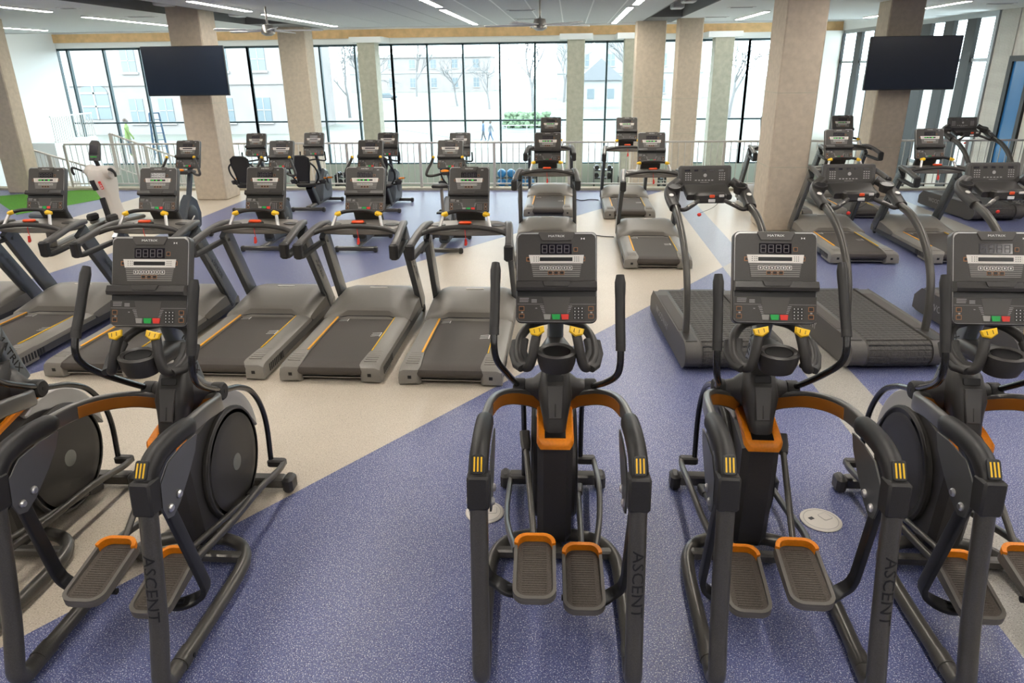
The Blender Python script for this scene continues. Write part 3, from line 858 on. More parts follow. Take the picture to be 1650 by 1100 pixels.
        g.sweep(padp, rsec(.082,.095,.038,4), (0,.3,1), [(.45,.45)] + [(.85,.85)] + [(1,1)]*(nn-2)); pdd = g.obj('handle_pad', 'rubber', t)
        Ms_ = frame((s*.342,-.978,1.060), (1,0,0), (0,.55,.83))
        g = G(); g.prism(rrect(.056,.085,.012,3), .014, .003, Ms_ @ Matrix.Translation((0,0,-.006))); g.obj('stripe_recess', 'frame_dark', pdd)
        g = G()
        for q in (-1,0,1): g.rbox(q*.015-.0035,q*.015+.0035,-.032,.030,.007,.0098,.0006,Ms_)
        g.obj('yellow_stripes', 'yellow', pdd, smooth=False)
        g = G(); Mb = frame((s*.342,-.985,.94), (1,0,0), (0,.10,.99))
        g.rbox(-.047,.047,-.080,.078,-.048,.048,.010,Mb); g.obj('clamp_cover', 'plastic_soft', t)
        for q in (-1, 1):
            pl = [(-.60,1.03),(-.72,1.04),(-.86,1.03),(-.945,.97),(-.965,.86),(-.945,.80),(-.90,.785),(-.83,.815),(-.72,.895),(-.64,.965)]
            g = G(); side_poly(g, pl[::-1], s*.342+q*.046-.004, s*.342+q*.046+.004, .0015); plt = g.obj('pivot_plate', 'plate', t)
            for (by, bz) in ((-.835,.855),(-.915,.835)):
                g = G(); g.lathe([(.019,0),(.019,.006),(.013,.013),(.005,.014)], 12, frame((s*.342+q*.050, by, bz), (0,1,0), (0,0,1)) if q > 0 else frame((s*.342-.050, by, bz), (0,-1,0), (0,0,1)))
                g.obj('bolt', 'chrome', plt)
        # moving parts
        fwd = (s == up)
        a = radians(4.5 if fwd else -4.5)
        def rot(p):
            y, z = p[1]-.03, p[2]-.955
            return (p[0], .03 + y*cos(a) + z*sin(a), .955 - y*sin(a) + z*cos(a))
        arm = [rot(p) for p in ((s*.206,.03,.965),(s*.230,-.10,1.045),(s*.262,-.24,1.14),(s*.295,-.335,1.225),(s*.308,-.362,1.295),(s*.310,-.335,1.385),(s*.308,-.27,1.50),(s*.308,-.165,1.695))]
        g = G(); g.tube(cr(arm, 5), .0175, 12); ha = g.obj('handle_arm', 'tube_black', t)
        g0, g1, g2 = Vector(arm[5]), Vector(arm[6]), Vector(arm[7])
        pts = cr([g0, g1, g2], 6); g = G(); g.tube(pts, .0245, 12, [.85,1,1]+[1]*(len(pts)-6)+[1.08,1.1,.8]); g.obj('hand_grip', 'rubber', ha)
        g = G(); pa = Vector(arm[4]).lerp(g0, .8); pb = g0.lerp(g1, .12); g.tube([pa, pb], .0245, 12); g.obj('grip_collar', 'plastic_soft', ha)
        sw = [rot(p) for p in ((s*.190,.045,.945),(s*.190,.14,.905),(s*.189,.27,.845),(s*.188,.41,.74),(s*.187,.505,.58),(s*.186,.535,.40),(s*.186,.50,.14))]
        g = G(); g.tube(cr(sw, 5), .0175, 12); g.obj('swing_arm', 'tube_black', t)
        j = Vector(sw[-1])
        g = G(); g.rbox(min(s*.165,s*.285), max(s*.165,s*.285), j.y-.028, j.y+.028, j.z-.028, j.z+.026, .010); lj = g.obj('link_joint', 'plastic', t)
        if fwd: toe, heel = Vector((s*.107,-.60,.395)), Vector((s*.100,-.985,.345))
        else: toe, heel = Vector((s*.140,-.50,.270)), Vector((s*.135,-.895,.205))
        g = G(); pf = toe.lerp(heel, .12)
        lp = [(s*.272, j.y, j.z), (s*.278, j.y-.10, j.z+.005), (s*.278, j.y-.42, j.z+.06), (s*.255, (j.y-.42+pf.y)/2, (j.z+.06+pf.z)/2-.01), (s*.20, pf.y, pf.z-.025)]
        g.sweep(cr(lp, 4), rsec(.032,.040,.012), (0,0,1)); g.obj('pedal_link', 'frame', t)
        # crank rod
        pin = Vector((s*.165,-.045,.665)) if fwd else Vector((s*.163,.31,.11))
        dn = (toe - pin).normalized()
        g = G(); g.sweep([pin - dn*.045, pin + dn*.03, pin + dn*.075], rsec(.05,.058,.014), (s,0,0), [(1,1),(1,1),(.7,.75)]); g.obj('crank_joint', 'plastic', t)
        g = G(); g.tube([pin, toe + (heel-toe)*.03 + Vector((0,0,-.01))], .0165, 12); g.obj('crank_rod', 'frame', t)
        # pedal
        ax = (toe-heel).normalized(); Mf = frame(heel.lerp(toe,.5), (1,0,0), ax)
        L = (toe-heel).length
        outl = rrect(.205, L, .062, 5)
        g = G(); g.prism(outl, .034, .006, Mf @ Matrix.Translation((0,0,-.030))); pe = g.obj('pedal', 'pedal_rim', t)
        g = G()
        ring_o = rrect(.205, L, .062, 5); ring_i = rrect(.172, L-.036, .050, 5)
        m_ = len(ring_o); secs = []
        for k in range(m_):
            vy = ring_o[k][1]/L; hgt = .016 + .030*max(0, vy+.12)
            (ox, oy), (ix, iy) = ring_o[k], ring_i[k]
            secs.append([Mf @ Vector((ox,oy,0)), Mf @ Vector((ox,oy,hgt)), Mf @ Vector((ix,iy,hgt)), Mf @ Vector((ix,iy,0))])
        secs.append(secs[0]); g.loft(secs, True, False); g.obj('pedal_wall', 'pedal_rim', pe)
        g = G(); secs = []
        for k in range(3*6-5, 0, -1): pass
        top = [i for i in range(m_) if ring_o[i][1]/L > .30]
        top.sort(key=lambda i: -math.atan2(ring_o[i][1]-.1, ring_o[i][0]))
        for i in top:
            (ox, oy), (ix, iy) = ring_o[i], ring_i[i]; vy = oy/L; h0 = .016+.030*max(0, vy+.12)
            secs.append([Mf @ Vector((ox*1.008,oy*1.004,h0-.010)), Mf @ Vector((ox*1.008,oy*1.004,h0+.014)), Mf @ Vector((ix*.985,iy*.992,h0+.014)), Mf @ Vector((ix*.985,iy*.992,h0-.026))])
        g.loft(secs, True, True); g.obj('toe_guard', 'orange', pe)
        g = G(); g.prism(rrect(.168, L-.04, .048, 5), .004, .001, Mf @ Matrix.Translation((0,0,.002))); g.obj('tread_mat', 'pedal_mat', pe)
        g = G()
        for k in range(22):
            vv = -L/2+.045 + k*(L-.09)/21; g.rbox(-.058,.058,vv-.0025,vv+.0025,.0055,.0085,.0008,Mf)
        g.obj('tread_ribs', 'pedal_mat', pe, smooth=False)
        # hanger bar from the pivot plates down to the pedal axle
        ay, az = heel.lerp(toe,.42).y, heel.lerp(toe,.42).z
        by0, bz0 = -.875, .855; ey, ez = ay+.035, az-.005
        hb = [(s*.342,by0-.01,bz0+.03)] + [(s*.342,by0+(ey-by0)*u,bz0+(ez-bz0)*u) for u in (.05,.35,.65,.9)] + cr([(s*.341,ey,ez),(s*.325,ey+.005,ez-.05),(s*.28,ey,ez-.085),(s*.22,ay,az-.10),(s*.15,ay,az-.10)], 4)
        g = G(); g.sweep(hb, rsec(.030,.068,.008), (0,1,.25)); g.obj('hanger_bar', 'frame_dark', t)
        g = G(); g.tube([(s*.03,ay,az-.085),(s*.235,ay,az-.085)], .016, 10); g.obj('pedal_axle', 'frame_dark', t)
        g = G(); g.rbox(s*.10-.035,s*.10+.035,ay-.03,ay+.03,az-.10,az-.03,.01); g.obj('axle_bracket', 'frame_dark', t)
    return t

GE = 'elliptical trainers in the front row'
eL = elliptical(-1)
place(eL, True, (-.053,3.588,0), radians(2.0), 'elliptical trainer in the middle of the front row, nearest the picture centre', 'exercise machine', GE)
place(eL, False, (-2.13,3.438,0), radians(.8), 'front-row elliptical trainer second from the left, straddling the beige and blue floor', 'exercise machine', GE)
place(eL, False, (-3.19,3.42,0), radians(.8), 'front-row elliptical trainer cut off by the left picture edge', 'exercise machine', GE)
eR = elliptical(1)
place(eR, True, (1.05,3.626,0), radians(-.6), 'front-row elliptical trainer right of the middle one, with a round floor plate on its right', 'exercise machine', GE)
place(eR, False, (2.123,3.65,0), radians(-.6), 'front-row elliptical trainer at the right picture edge', 'exercise machine', GE)

# ------------------------------------------------------------------ treadmill with folding-arm handles
def treadmill():
    t = thing('treadmill', 'treadmill', 'treadmill')
    console(t, con_frame(-.03, 1.685), led=True, depth=.06)
    g = G(); g.sweep([(0,-.02,1.10),(0,-.08,1.22),(0,-.09,1.36)], rsec(.30,.07,.02), (0,1,0)); g.obj('console_mount', 'plastic', t)
    # running deck
    g = G(); g.box(-.30,.30,-1.69,.30,.055,.115); g.obj('deck_board', 'deck_side', t, smooth=False)
    g = G(); pr = [(-1.62,.05),(-1.70,.062),(-1.735,.09),(-1.742,.118),(-1.73,.148),(-1.70,.163),(-1.6,.165),(-.2,.165),(-.2,.13),(-1.6,.13)]
    g.prism(pr[::-1], .584, 0, frame((-.292,0,0),(0,1,0),(0,0,1))); bl = g.obj('running_belt', 'belt', t)
    g = G()
    for sx, y in ((.225,-.98),(-.225,-.55)):
        for q in range(3):
            g.add([(sx-.05,y+q*.04,.1662),(sx+.035,y+q*.04+.02,.1662),(sx+.035,y+q*.04+.028,.1662),(sx-.05,y+q*.04+.008,.1662)], [(0,1,2,3)])
        g.add([(sx+.035,y,.1662),(sx+.043,y,.1662),(sx+.043,y+.11,.1662),(sx+.035,y+.11,.1662)], [(0,1,2,3)])
    g.obj('belt_mark', 'print_white', bl, smooth=False)
    g = G(); g.box(-.30,.30,-1.70,-1.66,.035,.045); g.obj('rear_bar', 'steel', t, smooth=False)
    for s in (-1, 1):
        g = G()
        secs = []
        for y, zt in ((-1.40,.176),(-1.0,.180),(-.44,.186)):
            secs.append([(s*.296,y,.10),(s*.296,y,zt-.008),(s*.305,y,zt),(s*.405,y,zt),(s*.452,y,zt-.022),(s*.460,y,zt-.05),(s*.456,y,.055),(s*.42,y,.035)])
        g.loft(secs); rl_ = g.obj('side_rail', 'rail', t)
        g = G(); g.box(min(s*.452,s*.463), max(s*.452,s*.463), -1.38,.25,.05,.118); g.obj('rail_skirt', 'deck_side', rl_, smooth=False)
        g = G(); w_s = .020 if s < 0 else .010; g.rbox(min(s*.297,s*(.297+w_s)), max(s*.297,s*(.297+w_s)), -1.40,-.47,.178,.190,.003); g.obj('edge_strip', 'yellow' if s > 0 else 'amber', rl_)
        g = G()
        secs = []
        for y, zt, xi in ((-1.745,.125,.300),(-1.735,.150,.285),(-1.70,.168,.268),(-1.66,.176,.268),(-1.45,.182,.285),(-1.37,.182,.296)):
            secs.append([(s*xi,y,.012 if y > -1.74 else .03),(s*xi,y,zt),(s*.415,y,zt),(s*.455,y,zt-.02),(s*.463,y,zt-.05),(s*.463,y,.02)])
        g.loft(secs); ec = g.obj('rear_cap', 'rail', t)
        g = G()
        for k in range(6):
            y = -1.65+.048*k; g.rbox(min(s*.295,s*.41), max(s*.295,s*.41), y, y+.018, .172+.0012*k,.1835,.002)
        g.obj('step_ribs', 'hood', ec)
        g = G(); g.box(min(s*.345,s*.378), max(s*.345,s*.378), -1.7475,-1.744,.07,.10); g.obj('cap_hole', 'black', ec, smooth=False)
        g = G()
        for k in range(9):
            y = -1.62+.04*k; g.box(min(s*.462,s*.467), max(s*.462,s*.467), y, y+.02, .05,.118)
        g.obj('side_vent', 'frame_dark', ec, smooth=False)
        g = G(); g.lathe([(.035,0),(.045,.006),(.045,.03),(.03,.036)], 14, frame((s*.44,.28,.045),(0,1,0),(0,0,1))); g.obj('transport_wheel', 'rubber', t)
        g = G(); g.lathe([(.03,.0),(.034,.008),(.03,.04)], 10, Matrix.Translation((s*.40,-1.45,0))); g.obj('rear_foot', 'rubber', t)
        # upright post
        g = G(); g.sweep([(s*.445,.235,.13),(s*.438,.06,.42),(s*.425,-.20,.86),(s*.418,-.315,1.06)], rsec(.060,.185,.014), (0,1,.5)); u_ = g.obj('upright', 'upright', t)
        for q in (-1, 1):
            pass
        g = G(); text(g, 'MATRIX', .062, frame((s*.4715,-.03,.58),(0,s*.51,-s*.86),(0,.86*1,.51*1)) if s > 0 else frame((-.4715,-.03,.58),(0,-.51,.86),(0,.86,.51)), 1.2)
        g.obj('brand_lettering', 'print_dark', u_, smooth=False)
        # handle loop
        g = G(); g.sweep(cr([(s*.405,-.20,1.135),(s*.425,-.34,1.145),(s*.445,-.55,1.125),(s*.462,-.80,1.085),(s*.465,-.90,1.065),(s*.466,-.93,1.03)], 5), rsec(.074,.054,.020), (0,0,1)); hd = g.obj('handle', 'handle', t)
        g = G(); g.sweep(cr([(s*.466,-.925,1.06),(s*.467,-.955,1.02),(s*.466,-.945,.965),(s*.462,-.86,.945),(s*.450,-.62,.955),(s*.435,-.40,.965),(s*.42,-.28,.965)], 5), rsec(.070,.044,.016), (0,.3,1)); g.obj('handle_lower', 'plastic_soft', hd)
        g = G(); g.rbox(s*.466-.042,s*.466+.042,-.985,-.905,.935,1.092,.018); g.obj('handle_end', 'rubber', hd)
    # motor hood
    g = G(); secs = []
    # (y side, y mid, z side, z shoulder, z inner, z crown, z skirt)
    for ys, ym, zs, zm, zi, zt, zb in ((-.475,-.385,.174,.178,.168,.168,.165),(-.462,-.388,.182,.196,.196,.232,.16),(-.42,-.372,.190,.216,.224,.246,.13),(-.36,-.33,.198,.240,.254,.262,.09),(-.2,-.2,.216,.280,.300,.303,.06),(.0,.0,.236,.314,.334,.336,.05),(.14,.14,.240,.322,.342,.344,.05),(.28,.28,.205,.292,.312,.313,.05),(.36,.36,.14,.20,.22,.22,.05)):
        secs.append([(-.462,ys,zb),(-.462,ys,zs),(-.375,ys,zm),(-.305,(ys*2+ym)/3,zi),(-.225,ym,zt),(.225,ym,zt),(.305,(ys*2+ym)/3,zi),(.375,ys,zm),(.462,ys,zs),(.462,ys,zb)])
    g.loft(secs); hd = g.obj('motor_hood', 'hood', t)
    g = G(); g.tube([(-.30,-.452,.172),(-.222,-.392,.172),(.222,-.392,.172),(.30,-.452,.172)], .005, 6); g.obj('hood_lip', 'black', hd)
    g = G(); g.rbox(-.10,.10,.085,.105,.336,.350,.004); g.obj('hood_badge', 'silver', hd)
    # dash, cup wells, cross bar, console bar
    g = G(); dp = [(-.43,-.36),(-.36,-.47),(-.18,-.50),(0,-.505),(.18,-.50),(.36,-.47),(.43,-.36),(.425,-.22),(.30,-.10),(.0,-.06),(-.30,-.10),(-.425,-.22)]
    g.prism(dp, .055, .014, frame((0,0,1.095),(1,0,0),(0,.995,.05))); ds = g.obj('dash', 'hood', t)
    for s in (-1, 1):
        g = G(); g.lathe([(.05,0),(.062,.003),(.060,.007),(.048,.006)], 18, frame((s*.30,-.30,1.138),(1,0,0),(0,.995,.05)), 1.2, .8); g.obj('cup_rim', 'plastic', ds)
        g = G(); g.lathe([(.048,0),(.049,.0045)], 18, frame((s*.30,-.30,1.139),(1,0,0),(0,.995,.05)), 1.2, .8); g.obj('cup_well', 'black', ds)
    g = G(); g.tube(cr([(-.44,-.60,1.105),(-.34,-.555,1.135),(-.18,-.53,1.158),(0,-.52,1.165),(.18,-.53,1.158),(.34,-.555,1.135),(.44,-.60,1.105)],4), .024, 12); g.obj('cross_bar', 'plastic', t)
    for s in (-1, 1):
        g = G(); g.tube([(s*.255,-.52,1.15),(s*.225,-.455,1.255)], .016, 12); g.obj('bar_leg', 'chrome', t)
        g = G(); g.rbox(-.034,.034,-.028,.024,-.018,.022,.010, frame((s*.207,-.435,1.272),(1,0,-s*.3),(0,1,.3))); g.obj('thumb_pad', 'yellow', t)
    g = G(); g.tube(cr([(-.195,-.43,1.278),(-.12,-.40,1.293),(0,-.39,1.298),(.12,-.40,1.293),(.195,-.43,1.278)],4), .019, 12); g.obj('console_bar', 'rubber', t)
    g = G(); g.rbox(-.075,.075,-.49,-.43,1.16,1.19,.008); g.obj('stop_mount', 'plastic', t)
    g = G(); g.rbox(-.062,.062,-.50,-.445,1.185,1.212,.010); g.obj('stop_bar', 'red_orange', t)
    g = G(); g.tube(cr([(.0,-.515,1.15),(.004,-.53,1.10),(.008,-.525,1.05)],4), .0035, 6); g.obj('safety_cord', 'red', t)
    g = G(); g.prism([(-.012,-.035),(.006,-.038),(.018,-.02),(.010,.03),(-.008,.03)], .022, .004, frame((.008,-.535,1.02),(1,0,0),(0,.2,1))); g.obj('safety_clip', 'red', t)
    return t
tm = treadmill()
GT = 'treadmills with console and folding-arm handles'
TR = [(-2.097,7.407,0,'treadmill with orange side strip in the nearer row, fourth console from the left'),
 (-1.007,7.389,0,'treadmill in the nearer row directly left of the middle elliptical trainer'),
 (-3.17,7.424,0,'treadmill in the nearer row, third console from the left'),
 (-4.325,7.392,0,'treadmill in the nearer row right behind the console of the left elliptical trainer'),
 (-5.592,7.411,0,'treadmill of the nearer row with the leftmost console, its deck cut by the edge'),
 (-6.75,7.41,0,'treadmill at the left picture edge, of which only a post and arm show'),
 (-.32,11.447,0,'treadmill of the second row straight behind the middle elliptical trainer'),
 (1.26,11.341,0,'treadmill of the second row on beige floor, behind the leftmost curved-arm treadmill'),
 (4.142,11.708,0,'treadmill just right of the widest concrete column in the second row'),
 (5.491,11.725,0,'treadmill of the second row between the second and third curved-arm treadmill consoles'),
 (-.357,14.957,0,'treadmill of the last row hidden behind another treadmill in the middle, before the windows'),
 (1.142,14.79,0,'treadmill of the last row by the railing, on light floor left of the brown columns'),
 (5.298,14.883,0,'treadmill of the last row by the railing, right of the widest column'),
 (3.95,14.85,0,'treadmill of the last row almost hidden behind the widest concrete column')]
for i, (x, y, r, lb) in enumerate(TR):
    place(tm, i == 0, (x, y, 0), r, lb, 'treadmill', GT)

# ------------------------------------------------------------------ curved-arm slat-belt treadmill
def slat_treadmill():
    t = thing('slat_treadmill', 'slat', 'treadmill')
    R = .125; zc = .155; L = 1.78; HW = .445; BW = .285
    prof = [(.125 + R*cos(radians(a)), zc + R*sin(radians(a))) for a in range(270, 89, -15)]
    prof = [(p[0], p[1]) for p in prof] + [(L-.12, zc+R), (L, zc+.02), (L, .045), (L-.1,.03)]
    for s in (-1, 1):
        g = G(); a, b = (BW+.004, HW) if s > 0 else (-HW, -BW-.004)
        g.prism(prof, b-a, .010, frame((a,0,0),(0,1,0),(0,0,1))); sc = g.obj('side_cover', 'wood_deck', t)
        g = G(); g.rbox(a+.02, b-.03, .10, .36, zc+R-.004, zc+R+.006, .004); g.obj('step_pad', 'plastic', sc)
        g = G(); g.rbox(a+.02, b-.03, .40, 1.5, zc+R-.004, zc+R+.004, .003); g.obj('top_strip', 'belt', sc)
        g = G(); text(g, 'WOODWAY', .105, frame((s*(HW+.001),1.12,.155),(0,s,0),(0,0,1)), 1.05); g.obj('brand_lettering', 'print_dim', sc, smooth=False)
        g = G(); g.lathe([(.035,0),(.04,.01),(.03,.03)], 10, Matrix.Translation((s*.40,.25,0))); g.obj('foot', 'rubber', t)
        # arm
        arm = cr([(s*.372,.34,zc+R-.02),(s*.376,.36,.50),(s*.380,.45,.80),(s*.384,.66,1.06),(s*.385,.93,1.23),(s*.372,1.20,1.305)], 6)
        g = G(); g.sweep(arm, rsec(.058,.080,.026,4), (0,1,0)); g.obj('curved_arm', 'frame', t)
        g = G(); g.sweep(cr([(s*.374,1.17,1.298),(s*.385,1.30,1.345),(s*.385,1.43,1.40),(s*.345,1.52,1.45),(s*.27,1.56,1.50)],5), rsec(.115,.085,.035,4), (0,0,1), None); sh = g.obj('shoulder_housing', 'plastic', t)
        g = G(); g.lathe([(.058,-.04),(.072,.030),(.069,.044),(.054,.042),(.046,-.02)], 18, frame((s*.338,1.455,1.434),(1,0,0),(0,.95,.3))); g.obj('cup_rim', 'plastic', sh)
        g = G(); g.lathe([(.046,.0),(.053,.040)], 18, frame((s*.338,1.455,1.434),(1,0,0),(0,.95,.3))); g.obj('cup_well', 'black', sh)
        g = G(); g.lathe([(.024,0),(.024,.004),(.018,.005)], 12, frame((s*.392,1.31,1.402),(1,0,0),(0,.9,.4))); g.obj('logo_disc', 'silver', sh)
        g = G(); g.sweep(cr([(s*.355,1.19,1.285),(s*.29,1.14,1.285),(s*.22,1.165,1.315),(s*.13,1.24,1.355)],5), rsec(.040,.040,.016), (0,0,1)); hb = g.obj('hand_bar', 'plastic', t)
        g = G(); g.sweep([(s*.255,1.148,1.300),(s*.19,1.19,1.333)], rsec(.043,.043,.017), (0,0,1)); g.obj('hand_sensor', 'steel', hb)
    # slats round the rear roll and along the top
    sl = G().rbox(-BW, BW, -.026, .026, -.012, .004, .004)
    for k in range(9): sl.rbox(-BW+.02+.061*k, -BW+.06+.061*k, -.018, .018, .002, .006, .002)
    sme = sl.mesh('slat', 'slat', False)
    pitch = .058; y = .125
    for k in range(27): obj_shared('slat', sme, t, (0, .15+pitch*k, zc+R-.008))
    for k, a in enumerate((115, 141, 167, 193, 219)):
        obj_shared('slat', sme, t, (0, .125+(R-.008)*cos(radians(a)), zc+(R-.008)*sin(radians(a))), (radians(a-90),0,0))
    g = G(); g.box(-BW,BW,.04,L-.05,.05,zc+R-.03); g.obj('belt_core', 'black', t, smooth=False)
    g = G(); g.rbox(-.40,.40,L-.14,L,.04,zc+R-.012,.03); g.obj('front_cover', 'plastic', t)
    # console
    F = frame((0,1.555,1.435),(1,0,0),(0,.20,.98))
    g = G(); g.prism(rrect(.545,.225,.025,4,0,.1125), .05, .008, F @ Matrix.Translation((0,0,-.05))); cn = g.obj('console', 'shell', t)
    g = G(); g.prism(rrect(.475,.155,.010,3,0,.120), .004, .001, F); g.obj('display_panel', 'face', cn)
    g = G()
    for x in (-.185,-.095,-.012,.065,.165): g.rbox(x-.028 if abs(x)>.1 else x-.02, x+.028 if abs(x)>.1 else x+.02, .165,.184,.0035,.0052,.0005,F)
    g.obj('display_windows', 'window_black', cn)
    g = G()
    for s in (-1, 1):
        for r in range(4):
            for q in range(3): g.rbox(s*.175+(q-1)*.024-.007, s*.175+(q-1)*.024+.007, .075+r*.022, .085+r*.022, .0035,.0046,.0004,F)
    for k in range(6): g.rbox(-.105+k*.034,-.085+k*.034,.070,.080,.0035,.0046,.0004,F)
    g.rbox(-.05,.04,.052,.055,.0035,.0046,.0003,F); g.lathe([(.018,.0035),(.018,.0046)],16,F @ Matrix.Translation((0,.125,0)))
    g.obj('key_marks', 'print_dim', cn, smooth=False)
    g = G(); g.rbox(-.25,.25,-.035,.012,-.03,.012,.008,F); g.obj('lower_shelf', 'plastic', t)
    g = G(); g.rbox(-.155,.155,1.235,1.36,1.325,1.425,.02); cb = g.obj('center_box', 'plastic', t)
    g = G(); g.sweep([(0,1.34,1.37),(0,1.45,1.40),(0,1.55,1.44)], rsec(.46,.06,.02), (0,0,1)); g.obj('console_neck', 'plastic', t)
    g = G(); g.rbox(-.026,.026,1.222,1.24,1.385,1.415,.006); g.obj('stop_button', 'red_orange', cb)
    g = G(); g.rbox(-.034,.034,1.228,1.238,1.34,1.37,.003); g.obj('notice_label', 'print_white', cb)
    g = G(); g.rbox(.07,.12,1.228,1.24,1.39,1.415,.004); g.obj('key_socket', 'silver', cb)
    g = G(); g.tube(cr([(.10,1.225,1.39),(.02,1.20,1.30),(-.12,1.19,1.24)],4), .002, 5); g.obj('safety_cord', 'rubber', t)
    g = G(); g.ball((-.125,1.19,1.225), .018, 8, 6, (1.2,.6,1)); g.obj('safety_clip', 'red', t)
    return t
sm = slat_treadmill()
GS = 'curved-arm slat-belt treadmills'
SLT = [(1.527,6.05,3.8,'dark slat-belt treadmill with curved arms, leftmost of its row behind the elliptical trainers'),
 (3.016,6.15,3.8,'dark slat-belt treadmill with curved arms, in the middle of its row'),
 (4.50,6.25,3.8,'dark slat-belt treadmill with curved arms at the right edge of its row'),
 (7.52,12.95,4.5,'slat-belt treadmill with curved arms by the railing before the ribbed wall'),
 (9.05,12.95,4.5,'slat-belt treadmill by the railing cut off by the right picture edge')]
for i, (x, y, r, lb) in enumerate(SLT):
    place(sm, i == 0, (x, y, 0), radians(r), lb, 'treadmill', GS)

# ------------------------------------------------------------------ upright bikes
def upright_bike():
    t = thing('upright_bike', 'bike', 'exercise bike')
    console(t, con_frame(0, 1.55), led=False)
    g = G(); g.sweep([(0,-.34,.55),(0,-.20,.85),(0,-.08,1.12),(0,-.06,1.25)], rsec(.07,.09,.025), (0,1,0)); g.obj('stem', 'bike_body', t)
    for s in (-1, 1):
        g = G(); g.tube(cr([(0,-.20,1.06),(s*.10,-.24,1.05),(s*.24,-.36,1.03),(s*.33,-.43,1.045),(s*.325,-.42,1.11),(s*.27,-.37,1.22),(s*.235,-.34,1.30)],5), .021, 10); h = g.obj('handlebar', 'plastic', t)
        g = G(); g.tube([(s*.27,-.37,1.22),(s*.235,-.34,1.30)], .017, 10); g.obj('handle_tube', 'chrome', h)
        g = G(); g.ball((s*.233,-.338,1.312), .026, 10, 6); g.obj('thumb_pad', 'yellow', h)
    g = G(); g.lathe([(.06,0),(.066,.012),(.05,.02)], 18, frame((-.06,-.31,1.09),(1,0,0),(0,1,.3)), 1.1, .6); g.obj('cup_rim', 'orange', t)
    g = G(); g.sweep([(0,-.10,1.05),(0,-.30,1.06),(0,-.36,1.06)], rsec(.20,.05,.02), (0,0,1)); g.obj('handle_shelf', 'plastic', t)
    pr = [(-1.0,.09),(-.36,.07),(-.16,.14),(-.10,.36),(-.18,.60),(-.34,.70),(-.46,.62),(-.62,.40),(-.82,.26),(-1.0,.20)]
    g = G(); g.prism(pr, .17, .025, frame((-.085,0,0),(0,1,0),(0,0,1))); b = g.obj('body_shroud', 'bike_body', t)
    for s in (-1, 1):
        g = G(); g.lathe([(.17,0),(.18,.008),(.16,.018),(.05,.02)], 24, frame((s*.083,-.42,.36),(0,s,0),(0,0,1))); g.obj('crank_disc', 'plastic', b)
        g = G(); g.tube([(s*.11,-.42,.36),(s*.125,-.42-s*.15,.36-s*.06)], .015, 8); c = g.obj('crank_arm', 'steel', t)
        g = G(); g.rbox(min(s*.13,s*.23), max(s*.13,s*.23), -.42-s*.15-.05, -.42-s*.15+.05, .36-s*.06-.015, .36-s*.06+.015, .006); g.obj('pedal', 'rubber', c)
    g = G(); g.rbox(-.075,.075,-1.02,-.80,.12,.45,.03); g.obj('seat_boot', 'plastic_soft', t)
    g = G(); g.sweep([(0,-.90,.30),(0,-.98,.62),(0,-1.04,.93)], rsec(.045,.06,.014), (0,1,0)); g.obj('seat_post', 'steel', t)
    g = G()
    secs = []
    for y, w, h, z in ((-1.20,.06,.02,.985),(-1.18,.125,.045,.985),(-1.10,.135,.05,.98),(-1.0,.085,.045,.98),(-.90,.04,.035,.98),(-.84,.028,.025,.975)):
        secs.append([(a, y, z+b_) for a, b_ in rrect(w*2, h, h*.45, 3)])
    g.loft(secs); g.obj('saddle', 'rubber', t)
    g = G(); g.rbox(-.04,.04,-1.30,-.30,.04,.09,.012); g.obj('base_beam', 'frame', t)
    for y in (-1.31, -.33):
        g = G(); g.rbox(-.31,.31,y-.035,y+.035,.022,.085,.014); st_ = g.obj('stabiliser', 'frame', t)
        for s in (-1, 1):
            g = G(); g.rbox(min(s*.27,s*.335), max(s*.27,s*.335), y-.04,y+.04,.001,.09,.016); g.obj('foot_cap', 'plastic', st_)
    return t
ub = upright_bike()
GB = 'upright bikes behind the nearer treadmills'
for i, (x, y, lb) in enumerate([(-3.23,11.79,'upright exercise bike whose console shows above the fourth treadmill console'),
  (-4.72,11.77,'upright exercise bike whose console shows above the third treadmill console'),
  (-1.90,11.73,'upright exercise bike with saddle visible left of the fifth treadmill console'),
  (-6.36,11.85,'upright exercise bike alone beside the column with the left television')]):
    place(ub, i == 0, (x, y, 0), 0, lb, 'exercise bike', GB)

